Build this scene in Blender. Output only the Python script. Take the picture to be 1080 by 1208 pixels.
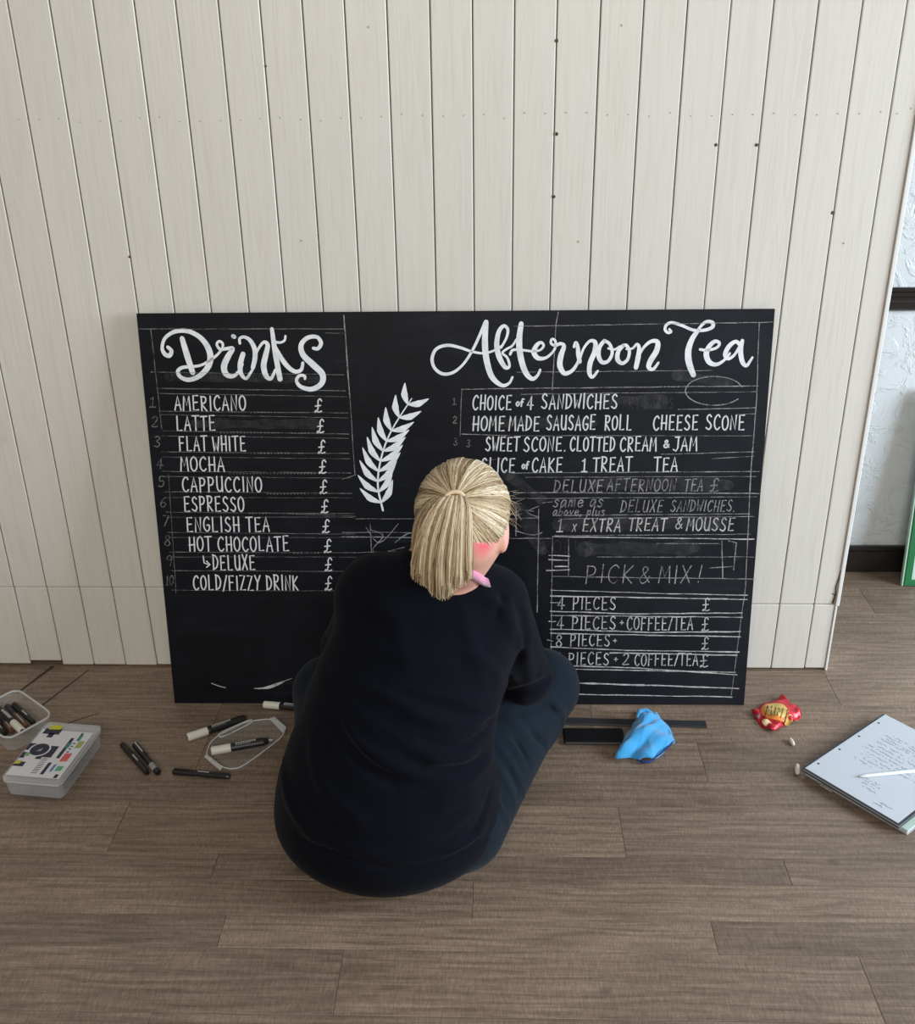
import bpy, math, random
import numpy as np
from mathutils import Vector, Matrix
random.seed(7); rng = np.random.default_rng(7)
for o in list(bpy.data.objects): bpy.data.objects.remove(o)
S = bpy.context.scene; COL = S.collection

# ---------------------------------------------------------------- camera
CH = 1.55; FPX = 1199.4; YAW, PITCH, ROLL = -0.0351, 0.4345, 0.0145
_f = np.array([math.sin(YAW)*math.cos(PITCH), math.cos(YAW)*math.cos(PITCH), -math.sin(PITCH)])
_r0 = np.array([math.cos(YAW), -math.sin(YAW), 0.]); _d0 = np.cross(_f, _r0)
_r = math.cos(ROLL)*_r0+math.sin(ROLL)*_d0; _d = -math.sin(ROLL)*_r0+math.cos(ROLL)*_d0
CAM = np.array([0, 0, CH])
cd = bpy.data.cameras.new('camera'); cam = bpy.data.objects.new('camera', cd); COL.objects.link(cam)
m = Matrix.Identity(4)
for i in range(3): m[i][0] = _r[i]; m[i][1] = -_d[i]; m[i][2] = -_f[i]; m[i][3] = CAM[i]
cam.matrix_world = m
cd.sensor_fit = 'HORIZONTAL'; cd.sensor_width = 36; cd.lens = FPX/1080*36; cd.clip_start = .05
S.camera = cam
# ---------------------------------------------------------------- world, lights, exposure
w = bpy.data.worlds.new('world'); S.world = w; w.use_nodes = True
w.node_tree.nodes['Background'].inputs[0].default_value = (1.0, .94, .86, 1)
w.node_tree.nodes['Background'].inputs[1].default_value = .20
def area(name, loc, target, sx, sy, power, col):
    l = bpy.data.lights.new(name, 'AREA'); l.shape = 'RECTANGLE'; l.size = sx; l.size_y = sy; l.energy = power; l.color = col
    o = bpy.data.objects.new(name, l); COL.objects.link(o); o.location = loc
    o.rotation_euler = (Vector(target)-Vector(loc)).to_track_quat('-Z', 'Y').to_euler(); return o
area('window_daylight', (4.3, .95, 1.7), (0, 1.9, .4), 2.0, 1.7, 255, (.78, .89, 1.0))
area('front_daylight', (-.1, -2.3, 2.9), (-.3, 2.3, .9), 2.6, 1.4, 98, (1.0, .95, .87))
S.view_settings.view_transform = 'Standard'; S.view_settings.look = 'None'
S.view_settings.gamma = 1; S.view_settings.use_curve_mapping = False
S.view_settings.exposure = 0.0

# ---------------------------------------------------------------- geometry helpers
def ray(px, py): return _r*(px-540)/FPX+_d*(py-604)/FPX+_f
def on_z(px, py, z=0.):
    d = ray(px, py); return CAM+d*((z-CH)/d[2])
def on_y(px, py, y):
    d = ray(px, py); return CAM+d*(y/d[1])
def pt(px, y, z):                       # point at depth y, height z seen in column px
    a, b = 0., 1.
    for _ in range(30):
        P = np.array([a, y, z])-CAM; c = FPX*(P@_r)/(P@_f)+540
        P2 = np.array([a+.01, y, z])-CAM; c2 = FPX*(P2@_r)/(P2@_f)+540
        a += (px-c)/(c2-c)*.01
    return np.array([a, y, z])
def obj(name, verts, faces, mt, parent=None, smooth=False, kind=None):
    me = bpy.data.meshes.new(name); me.from_pydata([tuple(map(float, v)) for v in verts], [], faces); me.update()
    if smooth: me.polygons.foreach_set('use_smooth', [True]*len(me.polygons))
    if mt: me.materials.append(mt)
    o = bpy.data.objects.new(name, me); COL.objects.link(o)
    if parent: o.parent = parent
    if kind: o['kind'] = kind
    return o
def tag(o, label=None, cat=None, group=None, kind=None):
    if label: o['label'] = label
    if cat: o['category'] = cat
    if group: o['group'] = group
    if kind: o['kind'] = kind
    return o
def thing(name, loc, rz=0, **k):
    o = bpy.data.objects.new(name, None); COL.objects.link(o); o.location = tuple(map(float, loc)); o.rotation_euler = (0, 0, rz)
    o.empty_display_size = .05
    return tag(o, **k)
class MB:
    def __init__(s): s.v = []; s.f = []
    def add(s, v, f):
        n = len(s.v); s.v += [tuple(map(float, p)) for p in v]; s.f += [tuple(i+n for i in q) for q in f]; return s
    def box(s, x0, x1, y0, y1, z0, z1, ch=0, M=None):
        c = min(ch, (x1-x0)/2.01, (y1-y0)/2.01, (z1-z0)/2.01)
        if c <= 0:
            v = [(x, y, z) for z in (z0, z1) for y in (y0, y1) for x in (x0, x1)]
            f = [(0, 2, 3, 1), (4, 5, 7, 6), (0, 1, 5, 4), (2, 6, 7, 3), (0, 4, 6, 2), (1, 3, 7, 5)]
        else:
            import itertools
            bm = bmesh.new(); bmesh.ops.create_cube(bm, size=1)
            for q in bm.verts: q.co = Vector(((x0+x1)/2+q.co.x*(x1-x0), (y0+y1)/2+q.co.y*(y1-y0), (z0+z1)/2+q.co.z*(z1-z0)))
            bmesh.ops.bevel(bm, geom=bm.edges[:], offset=c, segments=1, affect='EDGES')
            bm.verts.index_update(); v = [q.co[:] for q in bm.verts]; f = [[q.index for q in g.verts] for g in bm.faces]; bm.free()
        if M is not None: v = [(M@Vector(p))[:] for p in v]
        return s.add(v, f)
    def lathe(s, prof, n=20, M=None, cap=True):   # profile (r, t) round local X axis
        v = []; f = []
        for r, t in prof:
            for i in range(n):
                a = 2*math.pi*i/n; v.append((t, r*math.cos(a), r*math.sin(a)))
        for j in range(len(prof)-1):
            for i in range(n):
                k = (i+1) % n; f.append((j*n+i, j*n+k, (j+1)*n+k, (j+1)*n+i))
        if cap: f.append(tuple(reversed(range(n)))); f.append(tuple(range((len(prof)-1)*n, len(prof)*n)))
        if M is not None: v = [(M@Vector(p))[:] for p in v]
        return s.add(v, f)
    def tube(s, pts, rad, n=6):
        pts = [Vector(p) for p in pts]; rad = rad if hasattr(rad, '__len__') else [rad]*len(pts)
        b = len(s.v); up = Vector((.13, .2, 1))
        for i, p in enumerate(pts):
            t = (pts[min(i+1, len(pts)-1)]-pts[max(i-1, 0)]).normalized()
            u = t.cross(up); u = u.normalized() if u.length > 1e-4 else Vector((1, 0, 0)); q = t.cross(u)
            for k in range(n):
                a = 2*math.pi*k/n; s.v.append(tuple(p+(u*math.cos(a)+q*math.sin(a))*rad[i]))
        for i in range(len(pts)-1):
            for k in range(n):
                l = (k+1) % n; s.f.append((b+i*n+k, b+i*n+l, b+(i+1)*n+l, b+(i+1)*n+k))
        s.f.append(tuple(b+k for k in reversed(range(n)))); s.f.append(tuple(b+(len(pts)-1)*n+k for k in range(n)))
        return s
    def build(s, name, mt, parent=None, smooth=False, kind=None): return obj(name, s.v, s.f, mt, parent, smooth, kind)
import bmesh

# ---------------------------------------------------------------- materials
def mat(name, col, rough=.6, metal=0, alpha=1, sheen=0, spec=.5, trans=0, sss=0):
    m = bpy.data.materials.new(name); m.use_nodes = True; b = m.node_tree.nodes['Principled BSDF']
    b.inputs['Base Color'].default_value = (*col, 1); b.inputs['Roughness'].default_value = rough
    b.inputs['Metallic'].default_value = metal; b.inputs['Alpha'].default_value = alpha
    b.inputs['Specular IOR Level'].default_value = spec; b.inputs['Transmission Weight'].default_value = trans
    if sheen: b.inputs['Sheen Weight'].default_value = sheen; b.inputs['Sheen Roughness'].default_value = .5
    if sss: b.inputs['Subsurface Weight'].default_value = sss; b.inputs['Subsurface Radius'].default_value = (.01, .004, .002); b.inputs['Subsurface Scale'].default_value = 1
    return m
def nd(m, t, **k):
    n = m.node_tree.nodes.new(t)
    for a, v in k.items():
        if hasattr(n, a) and a not in ('inputs',): setattr(n, a, v)
    return n
def lk(m, a, b): m.node_tree.links.new(a, b)
def bs(m): return m.node_tree.nodes['Principled BSDF']
def ramp(m, fac, stops):
    r = nd(m, 'ShaderNodeValToRGB'); e = r.color_ramp.elements
    while len(e) < len(stops): e.new(.5)
    for q, (p, c) in zip(e, stops): q.position = p; q.color = (*c, 1) if len(c) == 3 else c
    lk(m, fac, r.inputs[0]); return r.outputs[0]
def coords(m, scale, rand=0, use='Object', rot=(0, 0, 0)):
    tc = nd(m, 'ShaderNodeTexCoord'); mp = nd(m, 'ShaderNodeMapping'); mp.inputs['Scale'].default_value = scale; mp.inputs['Rotation'].default_value = rot
    lk(m, tc.outputs[use], mp.inputs[0])
    if rand:
        oi = nd(m, 'ShaderNodeObjectInfo'); mu = nd(m, 'ShaderNodeMath', operation='MULTIPLY'); mu.inputs[1].default_value = rand
        cb = nd(m, 'ShaderNodeCombineXYZ'); lk(m, oi.outputs['Random'], mu.inputs[0])
        for i in range(3): lk(m, mu.outputs[0], cb.inputs[i])
        lk(m, cb.outputs[0], mp.inputs['Location'])
    return mp.outputs[0]
def noise(m, vec, scale=5, detail=3, rough=.5, dist=0):
    n = nd(m, 'ShaderNodeTexNoise'); n.inputs['Scale'].default_value = scale; n.inputs['Detail'].default_value = detail
    n.inputs['Roughness'].default_value = rough; n.inputs['Distortion'].default_value = dist; lk(m, vec, n.inputs['Vector']); return n.outputs['Fac']
def bump(m, h, strength=.3, dist=.002):
    b = nd(m, 'ShaderNodeBump'); b.inputs['Strength'].default_value = strength; b.inputs['Distance'].default_value = dist
    lk(m, h, b.inputs['Height']); lk(m, b.outputs[0], bs(m).inputs['Normal'])
def mixc(m, fac, a, b, mode='MIX'):
    x = nd(m, 'ShaderNodeMix'); x.data_type = 'RGBA'; x.blend_type = mode
    if isinstance(fac, (int, float)): x.inputs[0].default_value = fac
    else: lk(m, fac, x.inputs[0])
    for s, v in ((6, a), (7, b)):
        if isinstance(v, tuple): x.inputs[s].default_value = (*v, 1)
        else: lk(m, v, x.inputs[s])
    return x.outputs[2]
def math_(m, op, a, b=0.):
    x = nd(m, 'ShaderNodeMath', operation=op)
    for i, v in enumerate((a, b)):
        if isinstance(v, (int, float)): x.inputs[i].default_value = v
        else: lk(m, v, x.inputs[i])
    return x.outputs[0]

# white painted boards
M_WALL = mat('painted_boards', (.66, .63, .57), .42)
v = coords(M_WALL, (1, 1, .06), 9); g = noise(M_WALL, v, 75, 6, .6, 1.2)
v2 = coords(M_WALL, (1, 1, .5), 5); g2 = noise(M_WALL, v2, 3.5, 4, .6)
base = ramp(M_WALL, g, [(.25, (.68, .645, .58)), (.5, (.74, .715, .66)), (.75, (.755, .735, .685))])
base = mixc(M_WALL, ramp(M_WALL, g2, [(.35, (0, 0, 0)), (.75, (.35, .35, .35))]), base, (.66, .635, .58))
vk = coords(M_WALL, (1, 1, .62), 13); kn = nd(M_WALL, 'ShaderNodeTexVoronoi'); kn.inputs['Scale'].default_value = 3.2; lk(M_WALL, vk, kn.inputs['Vector'])
knot = ramp(M_WALL, kn.outputs['Distance'], [(.02, (.6, .6, .6)), (.055, (0, 0, 0))])
base = mixc(M_WALL, knot, base, (.42, .38, .32)); lk(M_WALL, base, bs(M_WALL).inputs['Base Color'])
bump(M_WALL, g, .35, .0012)
M_GAP = mat('joint_backing_board', (.16, .15, .14), .9)  # dark grey backing seen through the plank joints
M_EDGE = mat('white_edge_paint', (.80, .80, .78), .4)
v = coords(M_EDGE, (1, 1, .1)); bump(M_EDGE, noise(M_EDGE, v, 60, 4), .3, .001)
# plaster
M_PLAS = mat('textured_plaster', (.66, .70, .72), .55)
v = coords(M_PLAS, (1, 1, 1)); n1 = noise(M_PLAS, v, 9, 5, .65, 2.5); n2 = noise(M_PLAS, v, 38, 3, .5, 1)
bump(M_PLAS, math_(M_PLAS, 'ADD', ramp(M_PLAS, n1, [(.50, (0, 0, 0)), (.58, (1, 1, 1)), (.8, (.8, .8, .8))]), math_(M_PLAS, 'MULTIPLY', n2, .4)), .5, .004)
M_DARKWOOD = mat('dark_stained_wood', (.018, .014, .013), .28)
v = coords(M_DARKWOOD, (.1, 1, 1)); bump(M_DARKWOOD, noise(M_DARKWOOD, v, 50, 4), .3, .001)
# floor planks
M_FLOOR = mat('oak_floor', (.2, .15, .11), .42)
v = coords(M_FLOOR, (.045, 1, 1), 21)
gr = noise(M_FLOOR, v, 150, 7, .7, .8)
v = coords(M_FLOOR, (.16, 1.2, 1), 37); cath = nd(M_FLOOR, 'ShaderNodeTexWave'); cath.wave_type = 'BANDS'; cath.bands_direction = 'Y'
cath.inputs['Scale'].default_value = 11; cath.inputs['Distortion'].default_value = 12; cath.inputs['Detail'].default_value = 4; cath.inputs['Detail Scale'].default_value = 1.6; lk(M_FLOOR, v, cath.inputs['Vector'])
v = coords(M_FLOOR, (1, .16, 1), 3); saw = noise(M_FLOOR, v, 380, 4, .7)      # cross saw marks
v = coords(M_FLOOR, (1, 2.2, 1), 11); big = noise(M_FLOOR, v, 2.6, 4, .6)
c = ramp(M_FLOOR, gr, [(.25, (.140, .098, .068)), (.5, (.232, .170, .124)), (.75, (.330, .253, .193))])
c = mixc(M_FLOOR, .42, c, ramp(M_FLOOR, cath.outputs['Fac'], [(.0, (.60, .58, .56)), (.5, (1.0, 1.0, 1.0)), (1, (1.15, 1.15, 1.15))]), 'MULTIPLY')
c = mixc(M_FLOOR, .75, c, ramp(M_FLOOR, saw, [(.36, (.72, .72, .71)), (.52, (1, 1, 1)), (.66, (1.4, 1.38, 1.34))]), 'MULTIPLY')
c = mixc(M_FLOOR, .8, c, ramp(M_FLOOR, big, [(.3, (.72, .71, .70)), (.6, (1.05, 1.05, 1.05))]), 'MULTIPLY')
oi = nd(M_FLOOR, 'ShaderNodeObjectInfo')
c = mixc(M_FLOOR, .9, c, ramp(M_FLOOR, oi.outputs['Random'], [(0, (.80, .79, .79)), (.5, (1, .98, .96)), (1, (1.12, 1.11, 1.08))]), 'MULTIPLY')
v = coords(M_FLOOR, (1, 1.6, 1), 17); kn = nd(M_FLOOR, 'ShaderNodeTexVoronoi'); kn.inputs['Scale'].default_value = 3.; lk(M_FLOOR, v, kn.inputs['Vector'])
c = mixc(M_FLOOR, ramp(M_FLOOR, kn.outputs['Distance'], [(.015, (.8, .8, .8)), (.06, (0, 0, 0))]), c, (.07, .05, .04))
lk(M_FLOOR, c, bs(M_FLOOR).inputs['Base Color'])
lk(M_FLOOR, ramp(M_FLOOR, saw, [(.3, (.52, .52, .52)), (.7, (.38, .38, .38))]), bs(M_FLOOR).inputs['Roughness'])
bump(M_FLOOR, math_(M_FLOOR, 'ADD', gr, math_(M_FLOOR, 'MULTIPLY', saw, .7)), .35, .0012)
M_SUB = mat('subfloor', (.30, .25, .20), .8)
M_MARK = mat('dark_mark', (.05, .038, .03), .8)  # near-black brown of the wall crack and the floor strips

# chalkboard
M_BOARD = mat('blackboard_paint', (.010, .011, .014), .5, spec=.2)
v = coords(M_BOARD, (1, 1, 1)); n1 = noise(M_BOARD, v, 6, 6, .62, .6); v = coords(M_BOARD, (.25, 1, 3)); n2 = noise(M_BOARD, v, 14, 5, .7)
c = ramp(M_BOARD, math_(M_BOARD, 'MULTIPLY', n1, n2), [(.16, (.0022, .0029, .0052)), (.34, (.0058, .0072, .0112)), (.5, (.020, .024, .032))])
tcb = nd(M_BOARD, 'ShaderNodeTexCoord'); sxb = nd(M_BOARD, 'ShaderNodeSeparateXYZ'); lk(M_BOARD, tcb.outputs['Object'], sxb.inputs[0])      # wiped chalk and window sheen painted into the colour, lighter to the right
dust_haze = ramp(M_BOARD, math_(M_BOARD, 'MULTIPLY', sxb.outputs[0], .68), [(.45, (0, 0, 0)), (.85, (1, 1, 1))])
c = mixc(M_BOARD, math_(M_BOARD, 'MULTIPLY', dust_haze, n1), c, (.016, .0195, .027))
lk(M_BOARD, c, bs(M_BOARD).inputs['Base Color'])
M_BOARDEDGE = mat('board_edge', (.02, .02, .02), .7)
def chalk(name, val, lo, hi, tint=(1, 1, 1)):
    m = mat(name, tuple(val*t for t in tint), .85, spec=.1); v = coords(m, (1, 1, 1)); n = noise(m, v, 420, 3, .7)
    n2 = noise(m, v, 35, 3, .6)
    a = ramp(m, math_(m, 'MULTIPLY', math_(m, 'ADD', n, n2), .5), [(.38, (lo, lo, lo)), (.58, (hi, hi, hi))]); lk(m, a, bs(m).inputs['Alpha']); return m
M_PAINT = mat('white_marker_paint', (.86, .88, .90), .6)
v = coords(M_PAINT, (1, 1, 1)); lk(M_PAINT, ramp(M_PAINT, noise(M_PAINT, v, 45, 3), [(.3, (.66, .72, .78)), (.6, (.88, .90, .92))]), bs(M_PAINT).inputs['Base Color'])
M_INK = mat('white_marker_ink', (.66, .68, .70), .7)
M_CH1 = chalk('chalk_bright', .62, .25, 1.)
M_CH2 = chalk('chalk_line', .40, .05, .9)
M_CH3 = chalk('chalk_faint', .26, .0, .75)
M_CH4 = chalk('chalk_smudge', .20, .0, .15)

# ================================================================ SETTING
D = 2.3286
xs = [on_y(p, 0, D)[0] for p in (8, 57.5, 109, 157.5, 206.5, 257, 306, 356, 406, 456, 507, 557.5, 607.5, 658, 709.5, 760.5, 812, 863.5, 914, 967, 1019, 1071.5)]
pw = (xs[-1]-xs[0])/(len(xs)-1)
XE = 0.9
xs = [xs[0]-pw*k for k in range(12, 0, -1)]+xs
xs = [x for x in xs if x < XE-.03]+[XE]
wall = thing('wall_back', (0, D, 0), kind='structure')
WH = 2.75
MB().box(xs[0]-D*0-0.0, XE-.004, .009, .10, .012, WH).build('backing', M_GAP, wall)
zl = on_y(100, 693, D)[2]; zr = on_y(940, 713, D)[2]
for i in range(len(xs)-1):
    a, b = xs[i]+.0013, xs[i+1]-.0013; left = (a < 0)
    zc = zl if left else zr; dy = random.uniform(-.0004, .0004)
    p = MB().box(a, b, dy, .012, zc+.0012, WH, .0018).build('plank', M_WALL, wall)
    px_ = (a+b)/2
    zb = .004+random.uniform(0, .003)
    if -1.31 < px_ < -1.02 and i in (0,): zb = .02
    q = MB().box(a, b, dy+(.0015 if left else -.0005), .012, zb, zc-.0012, .0018).build('plank', M_WALL, wall)
    if abs(px_-on_y(63, 784, D)[0]) < pw*.5:
        q.location.z = 0; me = q.data
        for vv in me.vertices:
            if vv.co.z < .02: vv.co.z += .012
# corner strip on the open end of the partition
st = MB().box(XE, XE+.010, D-.004, D+.10, zr-.004, WH, .0015).build('trim_1', M_EDGE); st['kind'] = 'structure'
st = MB().box(XE, XE+.006, D-.003, D+.10, 0, zr-.006, .0015).build('trim_2', M_EDGE); st['kind'] = 'structure'
# crack beside the corner strip
cr = MB()
c0 = on_y(984, 705, D)[0]; 
cr.tube([(c0, -.0006, zr+.004), (c0+.003, -.0006, zr+.03), (c0+.001, -.0006, zr+.05), (c0+.006, -.0006, zr+.10)], [.003, .002, .0018, .0004], 4)
cr.tube([(c0-.006, -.0006, zr+.034), (c0+.002, -.0006, zr+.028)], [.0008, .0018], 4)
cr.build('crack', M_MARK, wall, kind='stuff')
# nail heads and holes
nl = MB(); hole = MB()
def dot(mb, x, z, r):
    mb.lathe([(r, 0), (r*.7, -.0006)], 8, Matrix.Translation((x, -.0004, z))@Matrix.Rotation(math.pi/2, 4, 'Z'))
zn = on_y(540, 137, D)[2]
for i in range(len(xs)-1):
    for fr in (.28, .78):
        dot(nl, xs[i]+(xs[i+1]-xs[i])*fr, zn+random.uniform(-.006, .006), .0016)
for px, py in ((683, 285), (996, 287), (356, 284), (656, 158), (734, 30), (435, 32)): 
    P = on_y(px, py, D); dot(nl, P[0], P[2], .0024)
for px, py, r in ((657, 48, .004), (657, 158, .004), (654, 232, .0035), (845, 171, .0038), (893, 171, .0038), (983, 251, .0042), (153, 303, .003), (314, 78, .002)):
    P = on_y(px, py, D); dot(hole, P[0], P[2], r)
nl.build('nail', mat('nail_paint', (.45, .42, .37), .6), wall, kind='stuff'); hole.build('knot_hole', mat('knot_dark', (.09, .06, .04), .8), wall, kind='stuff')

# far plaster wall of the space beyond
DY = 2.90
wr = MB().box(.60, 3.4, DY, DY+.12, 0, WH).build('wall_right', M_PLAS); wr['kind'] = 'structure'
b = MB(); b.box(.60, 3.4, DY-.016, DY-.0005, 0, .075, .003).box(.60, 3.4, DY-.022, DY-.0005, .075, .092, .006)
b.build('baseboard_right', M_DARKWOOD)['kind'] = 'structure'
z1 = on_y(1070, 338, DY)[2]; z2 = on_y(1070, 365, DY)[2]; zm = (z1+z2)/2
b = MB(); b.box(.60, 3.4, DY-.020, DY-.0005, z2, z1, .006).box(.60, 3.4, DY-.030, DY-.019, zm-.006, zm+.008, .004).box(.60, 3.4, DY-.026, DY-.019, z1-.012, z1-.002, .004)
b.build('trim_3', M_DARKWOOD)['kind'] = 'structure'

# floor
fl = thing('floor', (0, 0, 0), kind='structure')
MB().box(-2.2, 3.4, -1.2, DY, -.06, -.0085).build('subfloor', M_SUB, fl)
rows = [.10, .255, .41, .565, .72, .875, 1.03, 1.13, 1.24, 1.383, 1.462, 1.556, 1.629, 1.783, 1.87, 2.02, 2.17, 2.32, 2.475, 2.63, 2.785, DY]
fixed = {1.24: [on_z(399, 1160)[0], on_z(1030, 1170)[0]], 1.383: [on_z(261, 1100)[0], on_z(845, 1113)[0]], 1.462: [on_z(558, 1060)[0]], 1.556: [on_z(930, 1030)[0]],
         1.629: [on_z(734, 980)[0]], 1.783: [on_z(30, 940)[0]], 1.87: [on_z(831, 905)[0]]}
for i in range(len(rows)-1):
    y0, y1 = rows[i], rows[i+1]
    js = list(fixed.get(y0, [])); 
    if not js: js = [random.uniform(-.8, .8)]
    js = sorted(js)
    while js[0] > -2.2: js.insert(0, js[0]-random.uniform(.9, 1.25))
    while js[-1] < 2.6: js.append(js[-1]+random.uniform(.9, 1.25))
    for a, b_ in zip(js[:-1], js[1:]):
        a, b_ = max(a, -2.2), min(b_, 2.6)
        if b_-a < .02: continue
        z = random.uniform(-.0003, 0)
        cx, cy = (a+b_)/2, (y0+y1)/2
        p = MB().box(a-cx+.0003, b_-cx-.0003, y0-cy+.0003, y1-cy-.0003, -.008, 0, .0006).build('plank', M_FLOOR, fl)
        p.location = (cx, cy, z)
# thin dark strips on the floor by the wall foot
sc = MB()
for (p, q, r0, r1) in (((63, 786), (20, 818), .006, .003), ((105, 790), (50, 832), .0015, .003), ((117, 841), (78, 854), .0012, .0022)):
    A, B = on_z(*p), on_z(*q); n = np.array([-(B-A)[1], (B-A)[0], 0]); n /= np.linalg.norm(n)
    sc.add([A+n*r0+[0, 0, .0004], A-n*r0+[0, 0, .0004], B-n*r1+[0, 0, .0004], B+n*r1+[0, 0, .0004]], [(0, 1, 2, 3)])
sc.build('floor_strip', M_MARK, fl, kind='stuff')

# ================================================================ CHALKBOARD
BX, BY, BW, BL, BANG, BYAW = -0.8172, 2.1595, 1.4663, .9961, .1445, .0051
bu = np.array([math.cos(BYAW), math.sin(BYAW), 0]); bn0 = np.array([-math.sin(BYAW), math.cos(BYAW), 0])
bv = np.array([0, 0, math.cos(BANG)])+bn0*math.sin(BANG); bn = np.cross(bu, bv)   # bn points towards the viewer
if bn@_f > 0: bn = -bn
B0 = np.array([BX, BY, .0005])
BM = Matrix([[bu[i], -bn[i], bv[i], B0[i]] for i in range(3)]+[[0, 0, 0, 1]])
board = thing('chalkboard', (0, 0, 0), label='large black menu chalkboard with white hand lettering leaning against the white boarded wall', cat='chalkboard')
board.matrix_world = BM
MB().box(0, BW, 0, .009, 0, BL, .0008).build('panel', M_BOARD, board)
def bp(px, py):                        # photo point -> board coordinates (u, v)
    d = ray(px, py); t = ((B0-CAM)@bn)/(d@bn); P = CAM+d*t-B0; return (P@bu, P@bv)
def catmull(pts, ws, sub=6):
    P = [pts[0]]+list(pts)+[pts[-1]]; W_ = [ws[0]]+list(ws)+[ws[-1]]; o = []; ow = []
    for i in range(1, len(P)-2):
        p0, p1, p2, p3 = map(np.array, P[i-1:i+3])
        for k in range(sub):
            t = k/sub; o.append(.5*((2*p1)+(p2-p0)*t+(2*p0-5*p1+4*p2-p3)*t*t+(3*p1-p0-3*p2+p3)*t**3)); ow.append(W_[i]*(1-t)+W_[i+1]*t)
    o.append(np.array(P[-2], float)); ow.append(W_[-2]); return o, ow
class Ink(MB):
    lift = .0006
    def stroke(s, pts, ws, px=True, sub=6, curved=True, jit=0):      # ribbon with rounded ends, on the board
        if not hasattr(ws, '__len__'): ws = [ws]*len(pts)
        pts = [np.array(p, float) for p in pts]
        if curved and len(pts) > 2: pts, ws = catmull(pts, ws, sub)
        uv = [np.array(bp(*p)) for p in pts]; k = 1/535.          # metres per photo pixel, roughly
        b = len(s.v); n = len(uv); s.lift_i = getattr(s, 'lift_i', 0)+1; z = -s.lift-.00002*(s.lift_i % 12)
        for i in range(n):
            t = uv[min(i+1, n-1)]-uv[max(i-1, 0)]; L = np.hypot(*t); t = t/L if L > 0 else np.array([1, 0]); q = np.array([-t[1], t[0]])
            h = ws[i]*k/2
            for sg in (1, -1):
                p = uv[i]+q*h*sg; s.v.append((p[0], z, p[1]))
        for i in range(n-1): s.f.append((b+2*i, b+2*i+1, b+2*i+3, b+2*i+2))
        for c_, h in ((uv[0], ws[0]*k/2), (uv[-1], ws[-1]*k/2)):
            e = len(s.v); 
            for a in range(8): s.v.append((c_[0]+h*math.cos(a*math.pi/4), z-.00001, c_[1]+h*math.sin(a*math.pi/4)))
            s.f.append(tuple(range(e, e+8)))
        return s
def C1(l): return [(150+x/4, 350+y/4) for x, y in l]
def C3(l): return [(400+x/4.154, 350+y/4.154) for x, y in l]
def C4(l): return [(650+x/3.857, 350+y/3.857) for x, y in l]
# title "Drinks"
t = Ink()
def ks(c, l, w, sc=1/4.): t.stroke(c(l), [(x*1.16+1.2)*sc for x in w])
ks(C1, [(193, 238), (210, 256), (200, 278), (178, 270), (166, 240), (180, 195), (225, 165), (285, 162), (340, 188), (378, 232), (394, 285), (380, 335), (340, 375), (290, 392), (252, 378), (240, 352), (262, 334), (310, 330), (352, 322), (392, 300), (425, 275), (450, 245)], [14, 16, 18, 18, 13, 13, 16, 18, 20, 24, 26, 24, 20, 18, 16, 15, 14, 12, 10, 10, 10, 10])
ks(C1, [(260, 197), (283, 275), (310, 358)], [20, 26, 22])
ks(C1, [(450, 245), (452, 222), (436, 210), (424, 225), (440, 248), (470, 245), (500, 244), (478, 280), (458, 328), (468, 365), (500, 375), (530, 350), (545, 318)], [9, 10, 10, 10, 12, 13, 15, 24, 26, 24, 16, 11, 10])
ks(C1, [(548, 270), (535, 318), (538, 362), (562, 386), (585, 356), (597, 336)], [20, 22, 18, 12, 10, 9])
t.stroke(C1([(501, 186), (506, 189)]), 5.2)
ks(C1, [(533, 220), (532, 198), (552, 190), (580, 205), (602, 245), (604, 290), (594, 335)], [10, 11, 12, 16, 20, 20, 17])
ks(C1, [(600, 300), (618, 250), (645, 215), (664, 228), (655, 275), (645, 325), (656, 372), (680, 386), (700, 345)], [9, 9, 12, 18, 22, 24, 22, 14, 10])
ks(C1, [(684, 152), (700, 265), (722, 388)], [15, 22, 22])
ks(C1, [(748, 185), (744, 205), (725, 216), (694, 218), (712, 262), (750, 320), (790, 352), (822, 345), (830, 312)], [8, 9, 9, 12, 18, 20, 17, 14, 12])
ks(C1, [(880, 243), (902, 244), (916, 218), (896, 190), (852, 194), (822, 228), (832, 275), (880, 322), (922, 365), (918, 410), (872, 436), (820, 424), (800, 395), (815, 372), (838, 374), (840, 388)], [13, 15, 16, 15, 17, 20, 24, 27, 26, 22, 20, 16, 13, 12, 12, 9])
t.build('title_lettering', M_PAINT, board, kind=None)
t = Ink(); s3 = 1/4.154; s4 = 1/3.857
ks(C3, [(716, 128), (690, 190), (655, 262), (612, 328), (562, 370), (510, 378), (470, 350), (457, 303), (478, 256), (530, 238), (590, 248), (650, 268), (710, 277), (760, 264), (800, 240)], [14, 12, 11, 10, 12, 14, 13, 14, 13, 13, 12, 10, 9, 9, 9], s3)
ks(C3, [(722, 124), (716, 220), (724, 310), (750, 392), (798, 434), (834, 424), (851, 394)], [20, 26, 26, 24, 16, 11, 9], s3)
ks(C3, [(795, 250), (822, 200), (828, 160), (808, 143), (784, 172), (774, 235), (786, 295), (815, 345), (836, 340), (826, 300), (802, 276), (820, 258), (850, 240), (870, 210)], [9, 10, 12, 14, 18, 22, 24, 18, 11, 10, 9, 9, 9, 9], s3)
ks(C3, [(894, 132), (884, 210), (890, 290), (914, 368), (946, 402), (972, 388), (987, 358)], [20, 26, 26, 24, 18, 12, 10], s3)
ks(C3, [(840, 282), (852, 262), (885, 260), (950, 268)], [11, 11, 10, 9], s3)
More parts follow.
